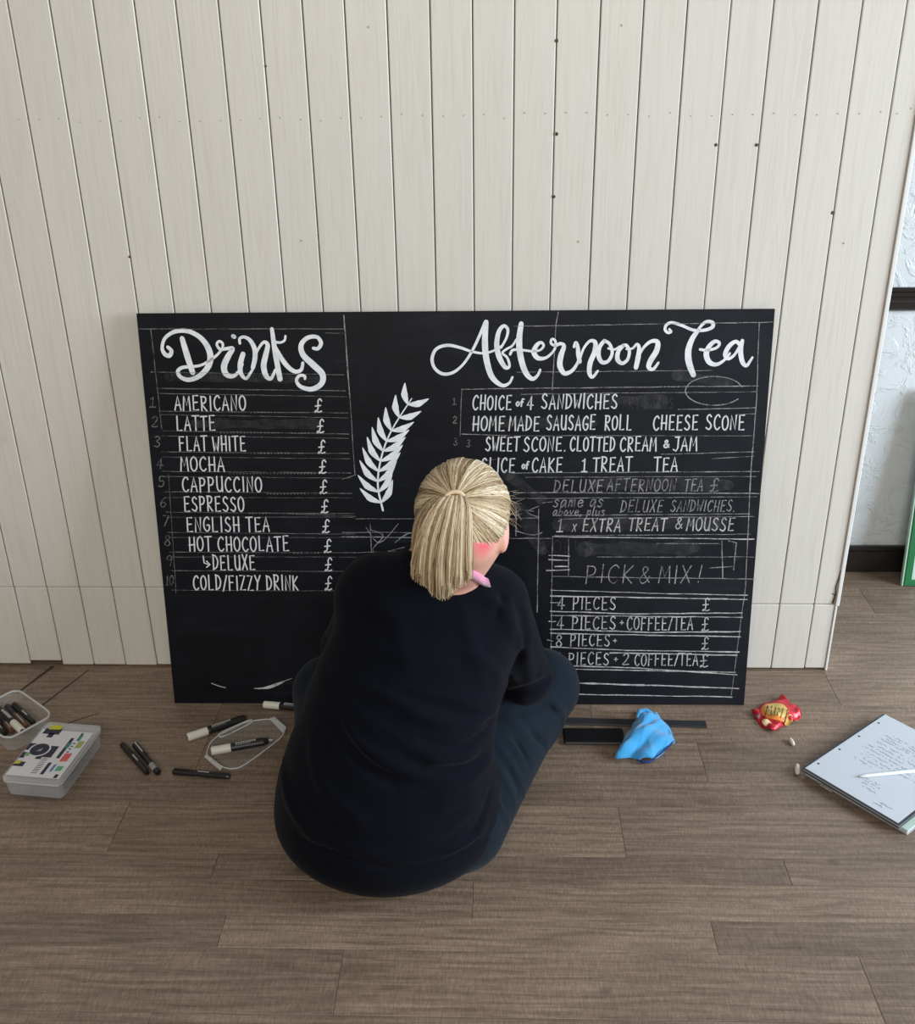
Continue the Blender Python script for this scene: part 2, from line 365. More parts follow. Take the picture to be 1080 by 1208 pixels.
ks(C3, [(945, 268), (985, 262), (1004, 240), (990, 224), (968, 240), (956, 272), (975, 300), (1012, 300), (1045, 275), (1062, 245), (1060, 215), (1044, 208), (1040, 228), (1062, 240), (1085, 228)], [9, 9, 10, 12, 18, 22, 20, 12, 10, 10, 10, 10, 10, 11, 12], s3)
ks(C4, [(28, 218), (50, 214), (60, 228), (46, 270), (42, 315), (62, 348), (95, 338), (120, 305), (132, 270)], [11, 12, 16, 22, 22, 18, 14, 11, 10], s4)
ks(C4, [(106, 228), (114, 208), (122, 225), (126, 262), (132, 296)], [10, 11, 14, 18, 16], s4)
ks(C4, [(132, 285), (150, 235), (178, 202), (202, 208), (200, 250), (180, 300), (176, 345), (190, 366), (214, 338)], [9, 9, 11, 17, 20, 20, 18, 12, 9], s4)
ks(C4, [(244, 200), (222, 230), (218, 270), (234, 298), (262, 292), (280, 255), (268, 215), (244, 200)], [14, 16, 18, 16, 13, 12, 12, 12], s4)
ks(C4, [(262, 235), (290, 240), (315, 226)], [8, 8, 8], s4)
ks(C4, [(330, 222), (308, 248), (304, 285), (325, 303), (350, 285), (358, 248), (345, 222), (330, 222)], [14, 16, 18, 14, 12, 12, 12, 12], s4)
ks(C4, [(345, 238), (372, 235), (392, 216), (402, 232), (398, 275), (388, 322)], [8, 8, 10, 14, 20, 18], s4)
ks(C4, [(394, 285), (420, 235), (455, 204), (486, 206), (482, 245), (455, 290), (446, 320), (466, 330), (490, 300)], [9, 10, 13, 18, 22, 22, 18, 12, 9], s4)
ks(C4, [(540, 148), (548, 160), (532, 163), (520, 148), (528, 127), (552, 118), (595, 130), (650, 152), (700, 152), (736, 138), (736, 118), (708, 114), (680, 138), (664, 165)], [9, 9, 10, 11, 11, 11, 11, 11, 12, 14, 14, 12, 10, 12], s4)
ks(C4, [(666, 160), (645, 190), (628, 235), (626, 280), (636, 322), (650, 356)], [16, 20, 24, 26, 24, 20], s4)
ks(C4, [(680, 240), (715, 243), (755, 232), (768, 212), (748, 203), (722, 225), (708, 262), (722, 298), (755, 308), (790, 288), (815, 258)], [10, 10, 10, 11, 14, 18, 22, 20, 14, 10, 9], s4)
ks(C4, [(862, 220), (842, 204), (812, 225), (794, 262), (808, 282), (838, 262), (868, 210)], [13, 14, 18, 18, 13, 10, 10], s4)
ks(C4, [(872, 200), (864, 245), (872, 295), (890, 314), (908, 292), (918, 276)], [14, 20, 18, 13, 10, 8], s4)
t.build('title_lettering', M_PAINT, board)

# stroke alphabet, box .6 wide, 1 high
O_ = [(.3, 1), (.08, .8), (.03, .5), (.1, .15), (.3, 0), (.5, .17), (.57, .5), (.5, .83), (.3, 1)]
G = {'A': [[(.02, 0), (.3, 1), (.56, 0)], [(.1, .36), (.5, .36)]], 'B': [[(.08, 0), (.08, 1)], [(.08, 1), (.4, .95), (.45, .72), (.3, .56), (.08, .54), (.4, .48), (.52, .27), (.38, .04), (.08, 0)]],
     'C': [[(.54, .84), (.38, 1), (.14, .82), (.05, .5), (.12, .17), (.34, 0), (.55, .15)]], 'D': [[(.08, 0), (.08, 1)], [(.02, 1), (.35, .9), (.54, .55), (.4, .15), (.04, 0)]],
     'E': [[(.52, 1), (.1, 1), (.1, 0), (.54, .02)], [(.1, .52), (.45, .54)]], 'F': [[(.52, .98), (.1, 1), (.1, 0)], [(.1, .54), (.44, .55)]],
     'G': [[(.54, .84), (.38, 1), (.14, .82), (.05, .5), (.12, .17), (.34, 0), (.54, .15), (.54, .42), (.34, .42)]], 'H': [[(.08, 0), (.08, 1)], [(.52, 0), (.52, 1)], [(.02, .44), (.56, .46)]],
     'I': [[(.12, 0), (.12, 1)]], 'J': [[(.5, 1), (.48, .25), (.32, 0), (.08, .12)], [(.22, 1), (.6, 1)]], 'K': [[(.08, 0), (.08, 1)], [(.52, .95), (.1, .46), (.54, 0)]],
     'L': [[(.1, 1), (.1, 0), (.5, .02)]], 'M': [[(.02, 0), (.1, 1), (.32, .35), (.56, 1), (.64, 0)]], 'N': [[(.06, 0), (.08, 1), (.5, 0), (.54, 1)]], 'O': [O_],
     'P': [[(.08, 0), (.08, 1)], [(.02, 1), (.4, .96), (.5, .74), (.38, .5), (.08, .45)]], 'R': [[(.08, 0), (.08, 1)], [(.02, 1), (.4, .96), (.48, .76), (.34, .54), (.08, .5), (.52, 0)]],
     'S': [[(.5, .86), (.32, 1), (.12, .84), (.16, .62), (.4, .44), (.52, .22), (.34, 0), (.06, .12)]], 'T': [[(.3, 0), (.3, 1)], [(0, .98), (.6, 1)]],
     'U': [[(.06, 1), (.08, .25), (.28, 0), (.5, .22), (.52, 1)], [(.52, 1), (.54, 0)]], 'V': [[(.04, 1), (.3, 0), (.56, 1)]], 'W': [[(.02, 1), (.16, 0), (.34, .6), (.5, 0), (.66, 1)]],
     'X': [[(.06, 1), (.54, 0)], [(.54, 1), (.04, 0)]], 'Y': [[(.04, 1), (.3, .5)], [(.58, 1), (.3, .5), (.22, 0)]], 'Z': [[(.04, 1), (.52, 1), (.05, 0), (.56, .02)]],
     '1': [[(.08, .8), (.2, 1), (.2, 0)], [(.05, 0), (.36, 0)]], '2': [[(.06, .8), (.28, 1), (.5, .78), (.3, .35), (.04, 0), (.54, .02)]], '3': [[(.08, .92), (.35, 1), (.48, .76), (.22, .54), (.5, .3), (.34, 0), (.04, .1)]],
     '4': [[(.36, 0), (.38, 1), (.04, .3), (.54, .32)]], '5': [[(.5, 1), (.14, 1), (.1, .56), (.38, .6), (.5, .3), (.3, 0), (.05, .08)]], '6': [[(.46, .98), (.16, .66), (.06, .28), (.26, 0), (.5, .22), (.34, .5), (.1, .36)]],
     '7': [[(.05, 1), (.52, 1), (.2, 0)]], '8': [[(.28, .55), (.08, .78), (.28, 1), (.48, .78), (.28, .55), (.05, .25), (.28, 0), (.52, .25), (.28, .55)]], '9': [[(.48, .7), (.26, .5), (.08, .74), (.28, 1), (.5, .76), (.4, 0)]],
     '0': [O_], '/': [[(.02, -.05), (.42, 1.05)]], '.': [[(.1, 0), (.12, .03)]], ',': [[(.14, .1), (.06, -.12)]], '+': [[(.08, .45), (.42, .45)], [(.25, .28), (.25, .62)]], '!': [[(.2, 1), (.14, .3)], [(.12, .05), (.12, 0)]],
     '&': [[(.56, .06), (.18, .74), (.3, 1), (.42, .78), (.08, .3), (.2, 0), (.4, .1), (.54, .42)]], '£': [[(.52, .84), (.38, 1), (.24, .82), (.28, .4), (.2, .08), (.04, 0), (.14, .12), (.34, 0), (.56, .08)], [(.06, .46), (.46, .5)]],
     'x': [[(.05, .6), (.42, 0)], [(.42, .6), (.02, 0)]], 'a': [[(.44, .55), (.2, .6), (.05, .3), (.18, 0), (.44, .5), (.42, .1), (.5, 0)]], 's': [[(.4, .5), (.22, .62), (.08, .48), (.36, .2), (.22, 0), (.02, .08)]],
     'm': [[(.04, 0), (.1, .6), (.1, .4), (.26, .6), (.3, 0), (.34, .4), (.5, .6), (.54, 0)]], 'e': [[(.06, .32), (.42, .36), (.3, .6), (.08, .45), (.1, .08), (.3, 0), (.46, .14)]],
     'b': [[(.1, 1), (.08, 0), (.36, .1), (.4, .45), (.1, .5)]], 'o': [[(.25, .6), (.05, .3), (.22, 0), (.45, .28), (.25, .6)]], 'v': [[(.04, .6), (.2, 0), (.42, .6)]], 'p': [[(.1, .6), (.04, -.4)], [(.1, .5), (.38, .6), (.4, .2), (.08, .05)]],
     'l': [[(.14, 1), (.08, .1), (.16, 0)]], 'u': [[(.05, .6), (.1, .05), (.36, .15), (.42, .6), (.44, 0)]], 'f': [[(.4, .95), (.22, 1), (.14, .7), (.1, 0)], [(0, .55), (.3, .58)]], '-': [[(.1, .5), (.4, .5)]]}
CW = {'I': .24, 'M': .68, 'W': .68, '1': .36, '.': .2, ',': .2, '/': .42, 'm': .6, 'l': .22, '!': .3, 'a': .5, 's': .42, 'e': .46, 'o': .46, 'v': .44, 'b': .44, 'f': .38, 'u': .48, 'p': .44}
def text(mb, s_, x0, x1, yb, h, wd, yb2=None, slant=0.06, jit=.03, gap=.17):
    adv = []; x = 0
    for ch in s_:
        if ch == ' ': x += .42; continue
        adv.append((ch, x)); x += CW.get(ch, .6)+gap
    tot = x-gap; k = (x1-x0)/tot; yb2 = yb if yb2 is None else yb2
    for ch, ax in adv:
        dy = random.uniform(-jit, jit)*h; sc = random.uniform(.97, 1.04)
        for st_ in G[ch]:
            P = []
            for (u_, v_) in st_:
                X = x0+(ax+u_)*k; yy = yb+(yb2-yb)*(X-x0)/(x1-x0)
                P.append((X+(v_-.5)*h*slant, yy-v_*h*sc+dy))
            rounded = len(st_) > 4 and ch not in 'MNEWZF'
            mb.stroke(P, wd, curved=rounded, sub=4)
def line(name, words, mt, **k):
    for wds in words:
        for a in (wds if isinstance(wds, list) else [wds]):
            t = Ink(); text(t, *a, **k); t.build(name, mt, board)
L = [('AMERICANO', 206, 290, 484), ('LATTE', 208, 254, 508), ('FLAT WHITE', 211, 290, 532), ('MOCHA', 213, 265, 556), ('CAPPUCCINO', 215, 309, 580),
     ('ESPRESSO', 217, 288, 603), ('ENGLISH TEA', 220, 318, 627), ('HOT CHOCOLATE', 223, 341, 650), ('DELUXE', 251, 301, 672), ('COLD/FIZZY DRINK', 228, 352, 696)]
ex = [376, 378.5, 380, 381, 382, 383.5, 385, 387, 388, 388]; ey = [486, 510, 535, 558, 582, 605, 628, 652, 674, 696]
dots = Ink()
for i, (s_, a, b_, y) in enumerate(L):
    t = Ink(); text(t, s_, a, b_, y, 17, 1.85, slant=-.05); 
    if s_ == 'DELUXE': t.stroke([(240, 656), (241, 664), (247, 666)], 1.8, curved=False).stroke([(244, 662), (248, 666), (244, 669)], 1.8, curved=False)
    t.build('lettering', M_INK, board)
    t = Ink(); text(t, '£', ex[i]-4.5, ex[i]+4.5, ey[i], 15.5, 1.7); t.build('lettering', M_INK, board)
    if i < 8:
        x = b_+6
        while x < ex[i]-8: dots.stroke([(x, y+2+(ey[i]-y)*.3), (x+1.2, y+2+(ey[i]-y)*.3)], 1.1, curved=False); x += 4
dots.build('dotted_line', M_CH3, board, kind='stuff')
R_ = [[('CHOICE', 558, 604, 483, 16.5, 1.85), ('of', 609, 618, 479, 9, 2.), ('4', 622, 630, 483, 16, 1.85), ('SANDWICHES', 639, 729, 482, 17, 1.85)],
      [('HOME', 558, 596, 508, 17, 1.85), ('MADE', 601, 637, 508, 17, 1.85), ('SAUSAGE', 645, 703, 507, 17, 1.85), ('ROLL', 714, 746, 507, 17, 1.85), ('CHEESE', 771, 824, 507, 17, 1.85), ('SCONE', 833, 879, 507, 17, 1.85)],
      [('SWEET', 573, 613, 532, 16.5, 1.85), ('SCONE.', 618, 668, 532, 16.5, 1.85), ('CLOTTED', 673, 726, 532, 16.5, 1.85), ('CREAM', 732, 775, 532, 16.5, 1.85), ('&', 783, 790, 528, 8.5, 2.), ('JAM', 794, 823, 532, 16, 1.85)],
      [('SLICE', 568, 608, 557, 16.5, 1.85), ('of', 616, 624, 553, 9, 2.), ('CAKE', 628, 664, 557, 17, 1.85), ('1', 686, 693, 556, 16, 1.85), ('TREAT', 700, 746, 556, 16.5, 1.85), ('TEA', 772, 800, 556, 16.5, 1.85)]]
for r_ in R_: line('lettering', [r_], M_INK)
line('lettering', [[('DELUXE', 654, 712, 580, 14, 1.5), ('AFTERNOON', 717, 798, 579, 14, 1.5), ('TEA', 808, 830, 579, 14, 1.5), ('£', 838, 849, 580, 16, 1.5)]], M_CH2, slant=.15)
line('lettering', [[('same as', 654, 712, 598, 14, 1.5), ('above, plus', 653, 714, 608, 10, 1.4), ('DELUXE', 733, 783, 604, 14, 1.4), ('SANDWICHES.', 792, 868, 603, 13, 1.4)]], M_CH2, slant=.2)
line('lettering', [[('1', 657, 665, 627, 15, 1.5), ('x', 676, 682, 627, 14, 1.4), ('EXTRA', 688, 733, 627, 15, 1.8), ('TREAT', 742, 787, 626, 15, 1.8), ('&', 797, 806, 624, 13, 1.5), ('MOUSSE', 811, 867, 626, 15, 1.7)]], M_CH1, slant=.15)
line('lettering', [[('PICK', 691, 748, 688, 21, 1.4), ('&', 754, 768, 688, 20, 1.3), ('MIX', 778, 816, 688, 20, 1.6), ('!', 822, 830, 687, 20, 1.4)]], M_CH2, slant=.12)
line('lettering', [[('4', 658, 667, 719, 15, 1.6), ('PIECES', 676, 727, 719, 15, 1.6), ('£', 829, 838, 720, 15, 1.5)]], M_CH1, slant=.05)
line('lettering', [[('4', 657, 666, 742, 15, 1.6), ('PIECES', 675, 727, 742, 15, 1.6), ('+', 731, 738, 741, 14, 1.4), ('COFFEE/TEA', 740, 818, 743, 15, 1.6), ('£', 828, 837, 744, 16, 1.5)]], M_CH1, slant=.05)
line('lettering', [[('8', 656, 664, 763, 14, 1.6), ('PIECES', 673, 720, 762, 14, 1.6), ('+', 723, 730, 761, 12, 1.2), ('£', 828, 837, 766, 15, 1.5)]], M_CH1, slant=.05)
line('lettering', [[('8', 656, 664, 784, 14, 1.6), ('PIECES', 671, 719, 784, 14, 1.6), ('+', 724, 731, 783, 12, 1.3), ('2', 735, 743, 784, 13, 1.6), ('COFFEE/TEA', 749, 824, 785, 14, 1.5), ('£', 826, 836, 787, 15, 1.6)]], M_CH1, slant=.05)
for i, (x, y) in enumerate([(180, 480), (183, 503), (186, 527), (189, 553), (191, 574), (193, 598), (196, 620), (198, 644), (200, 667)]): t = Ink(); text(t, str(i+1), x-4, x+4, y, 12, 1.3); t.build('numbering', M_CH3, board)
for i, (x, y, c_) in enumerate([(536, 477, '1'), (537, 499, '2'), (538, 525, '3'), (553, 527, '3')]): t = Ink(); text(t, c_, x-2.5, x+2.5, y, 8, 1.2); t.build('numbering', M_CH3, board)
t = Ink(); text(t, '10', 196, 205, 690, 11, 1.3)
t.build('numbering', M_CH3, board)
# ghost writing, half wiped
t = Ink(); text(t, 'ART BAKES', 735, 795, 482, 13, 1.3); t.build('wiped_lettering', M_CH4, board); t = Ink(); text(t, 'ROLLS', 640, 700, 652, 14, 1.3); t.build('wiped_lettering', M_CH4, board)
# ruled chalk lines
t1 = Ink(); t2 = Ink(); t3 = Ink()
def seg(mb, x0, y0, x1, y1, wd):
    n = max(2, int(math.hypot(x1-x0, y1-y0)/14)); mb.stroke([(x0+(x1-x0)*i/n+random.uniform(-.2, .2), y0+(y1-y0)*i/n+random.uniform(-.25, .25)) for i in range(n+1)], [wd*random.uniform(.6, 1.25) for _ in range(n+1)], sub=2)
for a in [(162, 388, 408, 388, 1.1), (178, 388, 191, 506, 1), (178, 439, 406, 442, .9), (184, 458, 408, 461, 1.1), (186, 464, 409, 468, .8), (188, 485, 411, 487, .9), (190, 489, 411, 493, .7),
          (190, 508, 412, 512, .9), (191, 514, 412, 517, .7), (191, 533, 412, 535, .9), (192, 539, 413, 541, .7), (192, 556, 414, 558, .9), (193, 562, 414, 564, .7), (194, 580, 416, 582, .9), (195, 587, 417, 587, .6),
          (196, 604, 418, 606, .9), (197, 610, 418, 610, .6), (198, 628, 419, 630, .9), (199, 634, 420, 634, .6), (200, 651, 420, 652, .9), (201, 657, 421, 657, .6), (202, 673, 421, 674, .8), (203, 696, 400, 697, .7),
          (199, 560, 208, 700, .8), (384, 393, 408, 393, .9), (404, 565, 420, 560, 1.), (340, 606, 420, 609, .8)]: seg(t3, *a)
for a in [(406, 372, 413, 470, 1.6), (413, 470, 419, 560, .8), (659, 368, 656, 384, 1.8), (656, 384, 652, 460, .9), (606, 385, 912, 380, .9), (896, 381, 893, 470, 1.3), (893, 470, 886, 560, 1.3), (886, 560, 880, 690, 1.3), (880, 690, 863, 820, .9),
          (545, 459, 895, 455, 1.2), (545, 459, 543, 515, .9), (615, 465, 893, 462, .7), (610, 439, 840, 437, .8), (800, 483, 892, 481, 1.), (870, 489, 892, 488, .8), (545, 512, 600, 514, 1.), (600, 514, 888, 514, .6), (780, 536, 890, 533, .9), (840, 541, 890, 538, .8),
          (606, 558, 896, 556, 1.1), (620, 563, 893, 562, .7), (606, 581, 896, 582, 1.3), (600, 588, 893, 586, .7), (653, 608, 885, 606, .9), (655, 632, 885, 630, .9), (660, 612, 890, 609, .8),
          (592, 612, 636, 611, .9), (596, 635, 652, 635, 1.2), (636, 600, 634, 722, 1.3), (600, 540, 540, 548, .5), (652, 634, 650, 790, 1.2), (420, 612, 492, 612, .8), (404, 633, 492, 634, 1.3), (404, 628, 492, 628, .7), (418, 652, 470, 650, .6),
          (775, 641, 850, 641, .8), (705, 657, 890, 657, .8), (652, 680, 892, 683, 1.), (671, 636, 671, 680, 1.), (852, 638, 853, 682, 1.4), (865, 640, 875, 672, .1), (609, 598, 609, 632, 1.2), (860, 638, 869, 640, 1.4), (869, 640, 866, 672, 1.4), (838, 670, 866, 668, 1.4), (437, 618, 439, 665, 1.2)]: seg(t2, *a)
for a in [(652, 633, 890, 636, 1.3), (650, 696, 780, 700, 1.1), (780, 700, 882, 702, 1.3), (650, 703, 882, 707, 1.6), (650, 721, 745, 724, 1.8), (745, 724, 876, 723, 1.6), (650, 726, 876, 728, 1.3), (650, 742, 770, 746, 1.7), (770, 746, 874, 745, 1.8), (650, 747, 874, 751, 1.5),
          (650, 763, 740, 767, 1.7), (740, 767, 872, 769, 1.8), (720, 770, 870, 773, 1.8), (655, 785, 755, 788, 1.9), (755, 788, 870, 796, 1.7), (655, 789, 868, 793, 1.4), (684, 806, 760, 808, 2.4), (760, 808, 872, 812, 2.), (684, 819, 864, 822, 1.4),
          (645, 673, 672, 672, 1.8), (648, 655, 672, 656, 1.3), (648, 660, 670, 661, 1.2), (655, 668, 670, 668, 1.7), (664, 711, 650, 711, 1.4), (648, 733, 656, 733, 1.4), (646, 755, 652, 756, 1.2), (640, 593, 652, 592, .5)]: seg(t1, *a)
el = [(808+34*math.cos(a), 461+17*math.sin(a)) for a in np.linspace(.6, 6.0, 16)]; el = [(x+35, y) for x, y in el]
t2.stroke(el, 1.3)
t2.stroke([(432, 622), (448, 640), (470, 618)], 1.); t2.stroke([(438, 625), (452, 632), (440, 648), (450, 652), (475, 646), (492, 644)], 1.1)
t2.stroke([(466, 640), (480, 630), (492, 628)], 1.3); t2.stroke([(608, 626), (628, 631), (640, 628)], 1.1); t2.stroke([(600, 592), (612, 600), (630, 603)], .8); t2.stroke([(636, 597), (622, 604), (636, 610)], .9)
t1.stroke([(250, 806), (258, 809), (266, 811)], 1.4); t1.stroke([(300, 812), (318, 811), (334, 805)], [1, 3, 1]); t1.stroke([(305, 813), (325, 807), (345, 800)], [.6, 2, .5])
t3.build('chalk_line', M_CH3, board, kind='stuff'); t2.build('chalk_line', M_CH2, board, kind='stuff'); t1.build('chalk_line', M_CH1, board, kind='stuff')
# wiped smudges: broad faint chalk patches
t = Ink()
for (x0, y0, x1, y1, wd) in [(690, 470, 780, 474, 16), (560, 500, 700, 498, 12), (700, 570, 860, 572, 16), (660, 618, 850, 616, 18), (690, 648, 820, 646, 20), (615, 600, 640, 650, 18), (800, 442, 860, 452, 14), (200, 444, 380, 448, 10), (230, 500, 370, 500, 14), (600, 560, 640, 590, 14)]:
    seg(t, x0, y0, x1, y1, wd)
t.lift = .0004
t.build('wiped_chalk', M_CH4, board, kind='stuff')
# plain leafy flourish in place of the drawing
t = Ink()
stem = [(452, 602), (446, 572), (450, 540), (462, 508), (486, 470)]
t.stroke(stem, [2.6, 2.4, 2.2, 2, 1.2])
sp, _ = catmull(stem, [1]*5, 8)
for i in range(3, len(sp)-1, 3):
    p = sp[i]; tg = sp[i+1]-sp[i-1]; tg /= np.hypot(*tg)
    for sg in (1, -1):
        n_ = np.array([-tg[1], tg[0]])*sg; L_ = 30*(1-.45*abs(i/len(sp)-.35))
        q = p+tg*L_*.35+n_*L_*.45; e = p+tg*L_*.85+n_*L_*.75
        t.stroke([p, p+tg*L_*.15+n_*L_*.22, q, e], [1.2, 6, 8.5, .8])
t.build('leaf_drawing', M_PAINT, board)

# ================================================================ PERSON (implicit surfaces -> meshes)
class Field:
    def __init__(s, lo, hi, h):
        s.lo = np.array(lo, float); s.h = h; s.n = (np.ceil((np.array(hi)-lo)/h)).astype(int)+1; s.V = np.full(s.n, .08)
    def sub(s, c0, c1):
        a = np.clip(np.floor((np.array(c0)-s.lo)/s.h).astype(int), 0, s.n); b = np.clip(np.ceil((np.array(c1)-s.lo)/s.h).astype(int)+1, 0, s.n)
        if (b <= a).any(): return None, None
        sl = tuple(slice(i, j) for i, j in zip(a, b))
        g = np.meshgrid(*[s.lo[k]+s.h*np.arange(a[k], b[k]) for k in range(3)], indexing='ij'); return sl, np.stack(g, -1)
    def put(s, d, sl, k, op='u'):
        v = s.V[sl]
        if op == 'u':
            if k > 0: hh = np.clip(.5+.5*(v-d)/k, 0, 1); s.V[sl] = v*(1-hh)+d*hh-k*hh*(1-hh)
            else: s.V[sl] = np.minimum(v, d)
        else:
            hh = np.clip(.5-.5*(v+d)/k, 0, 1); s.V[sl] = v*(1-hh)-d*hh+k*hh*(1-hh)
    def cap(s, a, b, ra, rb, k=.03, op='u'):
        a = np.array(a, float); b = np.array(b, float); mg = max(ra, rb)+k+.03
        sl, P = s.sub(np.minimum(a, b)-mg, np.maximum(a, b)+mg)
        if sl is None: return s
        t = np.clip(((P-a)@(b-a))/((b-a)@(b-a)+1e-12), 0, 1); d = np.linalg.norm(P-a-t[..., None]*(b-a), axis=-1)-(ra+(rb-ra)*t); s.put(d, sl, k, op); return s
    def ell(s, c, r, k=.03, Rm=None, op='u'):
        c = np.array(c, float); r = np.array(r, float); mg = r.max()+k+.03; sl, P = s.sub(c-mg, c+mg)
        if sl is None: return s
        q = P-c
        if Rm is not None: q = q@Rm           # columns of Rm = local axes
        k0 = np.linalg.norm(q/r, axis=-1); k1 = np.linalg.norm(q/(r*r), axis=-1)+1e-9; s.put(k0*(k0-1)/k1, sl, k, op); return s
    def clipz(s, z):
        zz = s.lo[2]+s.h*np.arange(s.n[2]); s.V = np.maximum(s.V, (z-zz)[None, None, :])
    def at(s, P):
        q = (np.array(P)-s.lo)/s.h; i = np.floor(q).astype(int)
        if (i < 0).any() or (i >= s.n-1).any(): return .08
        f = q-i; v = s.V[i[0]:i[0]+2, i[1]:i[1]+2, i[2]:i[2]+2]
        for k in range(3): v = v[0]*(1-f[k])+v[1]*f[k]
        return float(v)
    def hit(s, px, py):
        d = ray(px, py); d = d/np.linalg.norm(d); t = 1.2
        while t < 3:
            if s.at(CAM+d*t) < 0: return CAM+d*t
            t += .004
        return None
    def fold(s, pts, amp, wd, sub=5):      # ridge (amp>0) or crease along a polyline lying on the surface
        P3 = [s.hit(*p) for p in pts]; P3 = [p for p in P3 if p is not None]
        if len(P3) < 2: return s
        P3, _ = catmull(P3, [1]*len(P3), sub)
        P3 = np.array(P3); mg = wd*3; sl, P = s.sub(P3.min(0)-mg, P3.max(0)+mg); dm = np.full(P.shape[:3], 9.); tt = np.zeros(P.shape[:3]); n = len(P3)-1
        for i in range(n):
            a, b = P3[i], P3[i+1]; u = np.clip(((P-a)@(b-a))/((b-a)@(b-a)+1e-12), 0, 1); d = np.linalg.norm(P-a-u[..., None]*(b-a), axis=-1)
            mk = d < dm; dm = np.where(mk, d, dm); tt = np.where(mk, (i+u)/n, tt)
        amp = amp*2.3; s.V[sl] -= amp*np.exp(-(dm/wd)**2)*np.sin(np.pi*np.clip(tt*.9+.05, 0, 1))**.6; return s
    def mesh(s):
        V = s.V; ins = V < 0; n = s.n; cn = n-1
        def S_(A, o): return A[o[0]:o[0]+cn[0], o[1]:o[1]+cn[1], o[2]:o[2]+cn[2]]
        cs = [(i, j, k) for i in (0, 1) for j in (0, 1) for k in (0, 1)]
        cnt = sum(S_(ins, c).astype(np.int8) for c in cs); act = (cnt > 0) & (cnt < 8); idx = np.full(cn, -1, int); ids = np.argwhere(act); idx[act] = np.arange(len(ids))
        acc = np.zeros((len(ids), 3)); num = np.zeros(len(ids)); base = ids
        for c in cs:
            for ax in range(3):
                if c[ax]: continue
                e = list(c); e[ax] = 1; va = V[tuple((base+c).T)]; vb = V[tuple((base+e).T)]; mk = (va < 0) != (vb < 0)
                t = np.where(mk, va/(va-vb+1e-12), 0); p = np.tile(np.array(c, float), (len(ids), 1)); p[:, ax] += t; acc += p*mk[:, None]; num += mk
        verts = s.lo+s.h*(base+acc/num[:, None]); faces = []
        for ax in range(3):
            a, b = (ax+1) % 3, (ax+2) % 3; s0 = [slice(None)]*3; s1 = [slice(None)]*3; s0[ax] = slice(0, -1); s1[ax] = slice(1, None)
            A = ins[tuple(s0)]; B = ins[tuple(s1)]; e = np.argwhere(A != B); e = e[(e[:, a] > 0) & (e[:, b] > 0) & (e[:, a] < n[a]-1) & (e[:, b] < n[b]-1)]
            q = []
            for da, db in ((-1, -1), (0, -1), (0, 0), (-1, 0)):
                c = e.copy(); c[:, a] += da; c[:, b] += db; q.append(idx[tuple(c.T)])
            q = np.stack(q, 1); fl_ = A[tuple(e.T)]; q[~fl_] = q[~fl_][:, ::-1]; faces.append(q)
        return verts, np.concatenate(faces)
    def build(s, name, mt, parent, it=1):
        v, f = s.mesh(); e = np.concatenate([f[:, [0, 1]], f[:, [1, 2]], f[:, [2, 3]], f[:, [3, 0]]])
        for _ in range(it):
            acc = np.zeros_like(v); c = np.zeros(len(v)); np.add.at(acc, e[:, 0], v[e[:, 1]]); np.add.at(acc, e[:, 1], v[e[:, 0]]); np.add.at(c, e[:, 0], 1); np.add.at(c, e[:, 1], 1)
            v = v*.5+.5*acc/np.maximum(c, 1)[:, None]
        v = v - np.array(parent.location) if parent else v
        return obj(name, v, f.tolist(), mt, parent, True)

# materials of the person
def fabric(name, col, col2, sc, bs_, sheen=.3, rough=.9):
    m = mat(name, col, rough, sheen=sheen, spec=.07); v = coords(m, (1, 1, 1)); n = noise(m, v, sc, 3, .6); n2 = noise(m, v, 9, 4, .6)
    lk(m, mixc(m, n2, col, col2), bs(m).inputs['Base Color']); bump(m, math_(m, 'ADD', n, math_(m, 'MULTIPLY', n2, 2.)), bs_, .002); return m
M_SWEAT = fabric('black_sweatshirt', (.0028, .0036, .0070), (.0044, .0054, .0100), 500, .35, .03)
M_JEAN = fabric('dark_denim', (.0045, .008, .014), (.012, .019, .029), 260, .5, .05, .8)
M_SKIN = mat('skin', (.72, .40, .29), .5, sss=.15); v = coords(M_SKIN, (1, 1, 1))
lk(M_SKIN, mixc(M_SKIN, noise(M_SKIN, v, 14, 3), (.74, .44, .33), (.72, .34, .27)), bs(M_SKIN).inputs['Base Color']); SKINFL = True; bump(M_SKIN, noise(M_SKIN, v, 220, 3), .15, .0006)
M_PINK = fabric('pink_cloth', (.80, .28, .45), (.85, .36, .52), 400, .3)
M_FLUSH = mat('pink_skin_mark', (.78, .16, .22), .6)

person = thing('person', (-.1, 1.7, 0), label='person with blonde ponytail, black sweatshirt and dark jeans sitting on the floor facing the chalkboard', cat='person')
# head frame
HC = CAM+(ray(546, 606))*1.90
hf = np.array([-.06, .80, -.58]); hf /= np.linalg.norm(hf); hr = np.cross(hf, [.06, 0, 1]); hr /= np.linalg.norm(hr); hu = np.cross(hr, hf); HR = np.stack([hr, hf, hu], 1)
def hl(x, y, z): return HC+HR@np.array([x, y, z])
sh_r = pt(583, 1.78, .52); sh_l = pt(446, 1.79, .550); el_r = pt(618, 1.87, .285); el_l = pt(412, 1.90, .34); wr_r = pt(592, 2.02, .375); wr_l = pt(450, 2.03, .25)
hip = pt(458, 1.67, .15); chest = pt(503, 1.745, .46)
kn_r = pt(640, 1.955, .205); kn_l = pt(388, 1.93, .20); an_r = pt(500, 2.035, .075); an_l = pt(520, 1.975, .06)
neckb = pt(515, 1.79, .60)
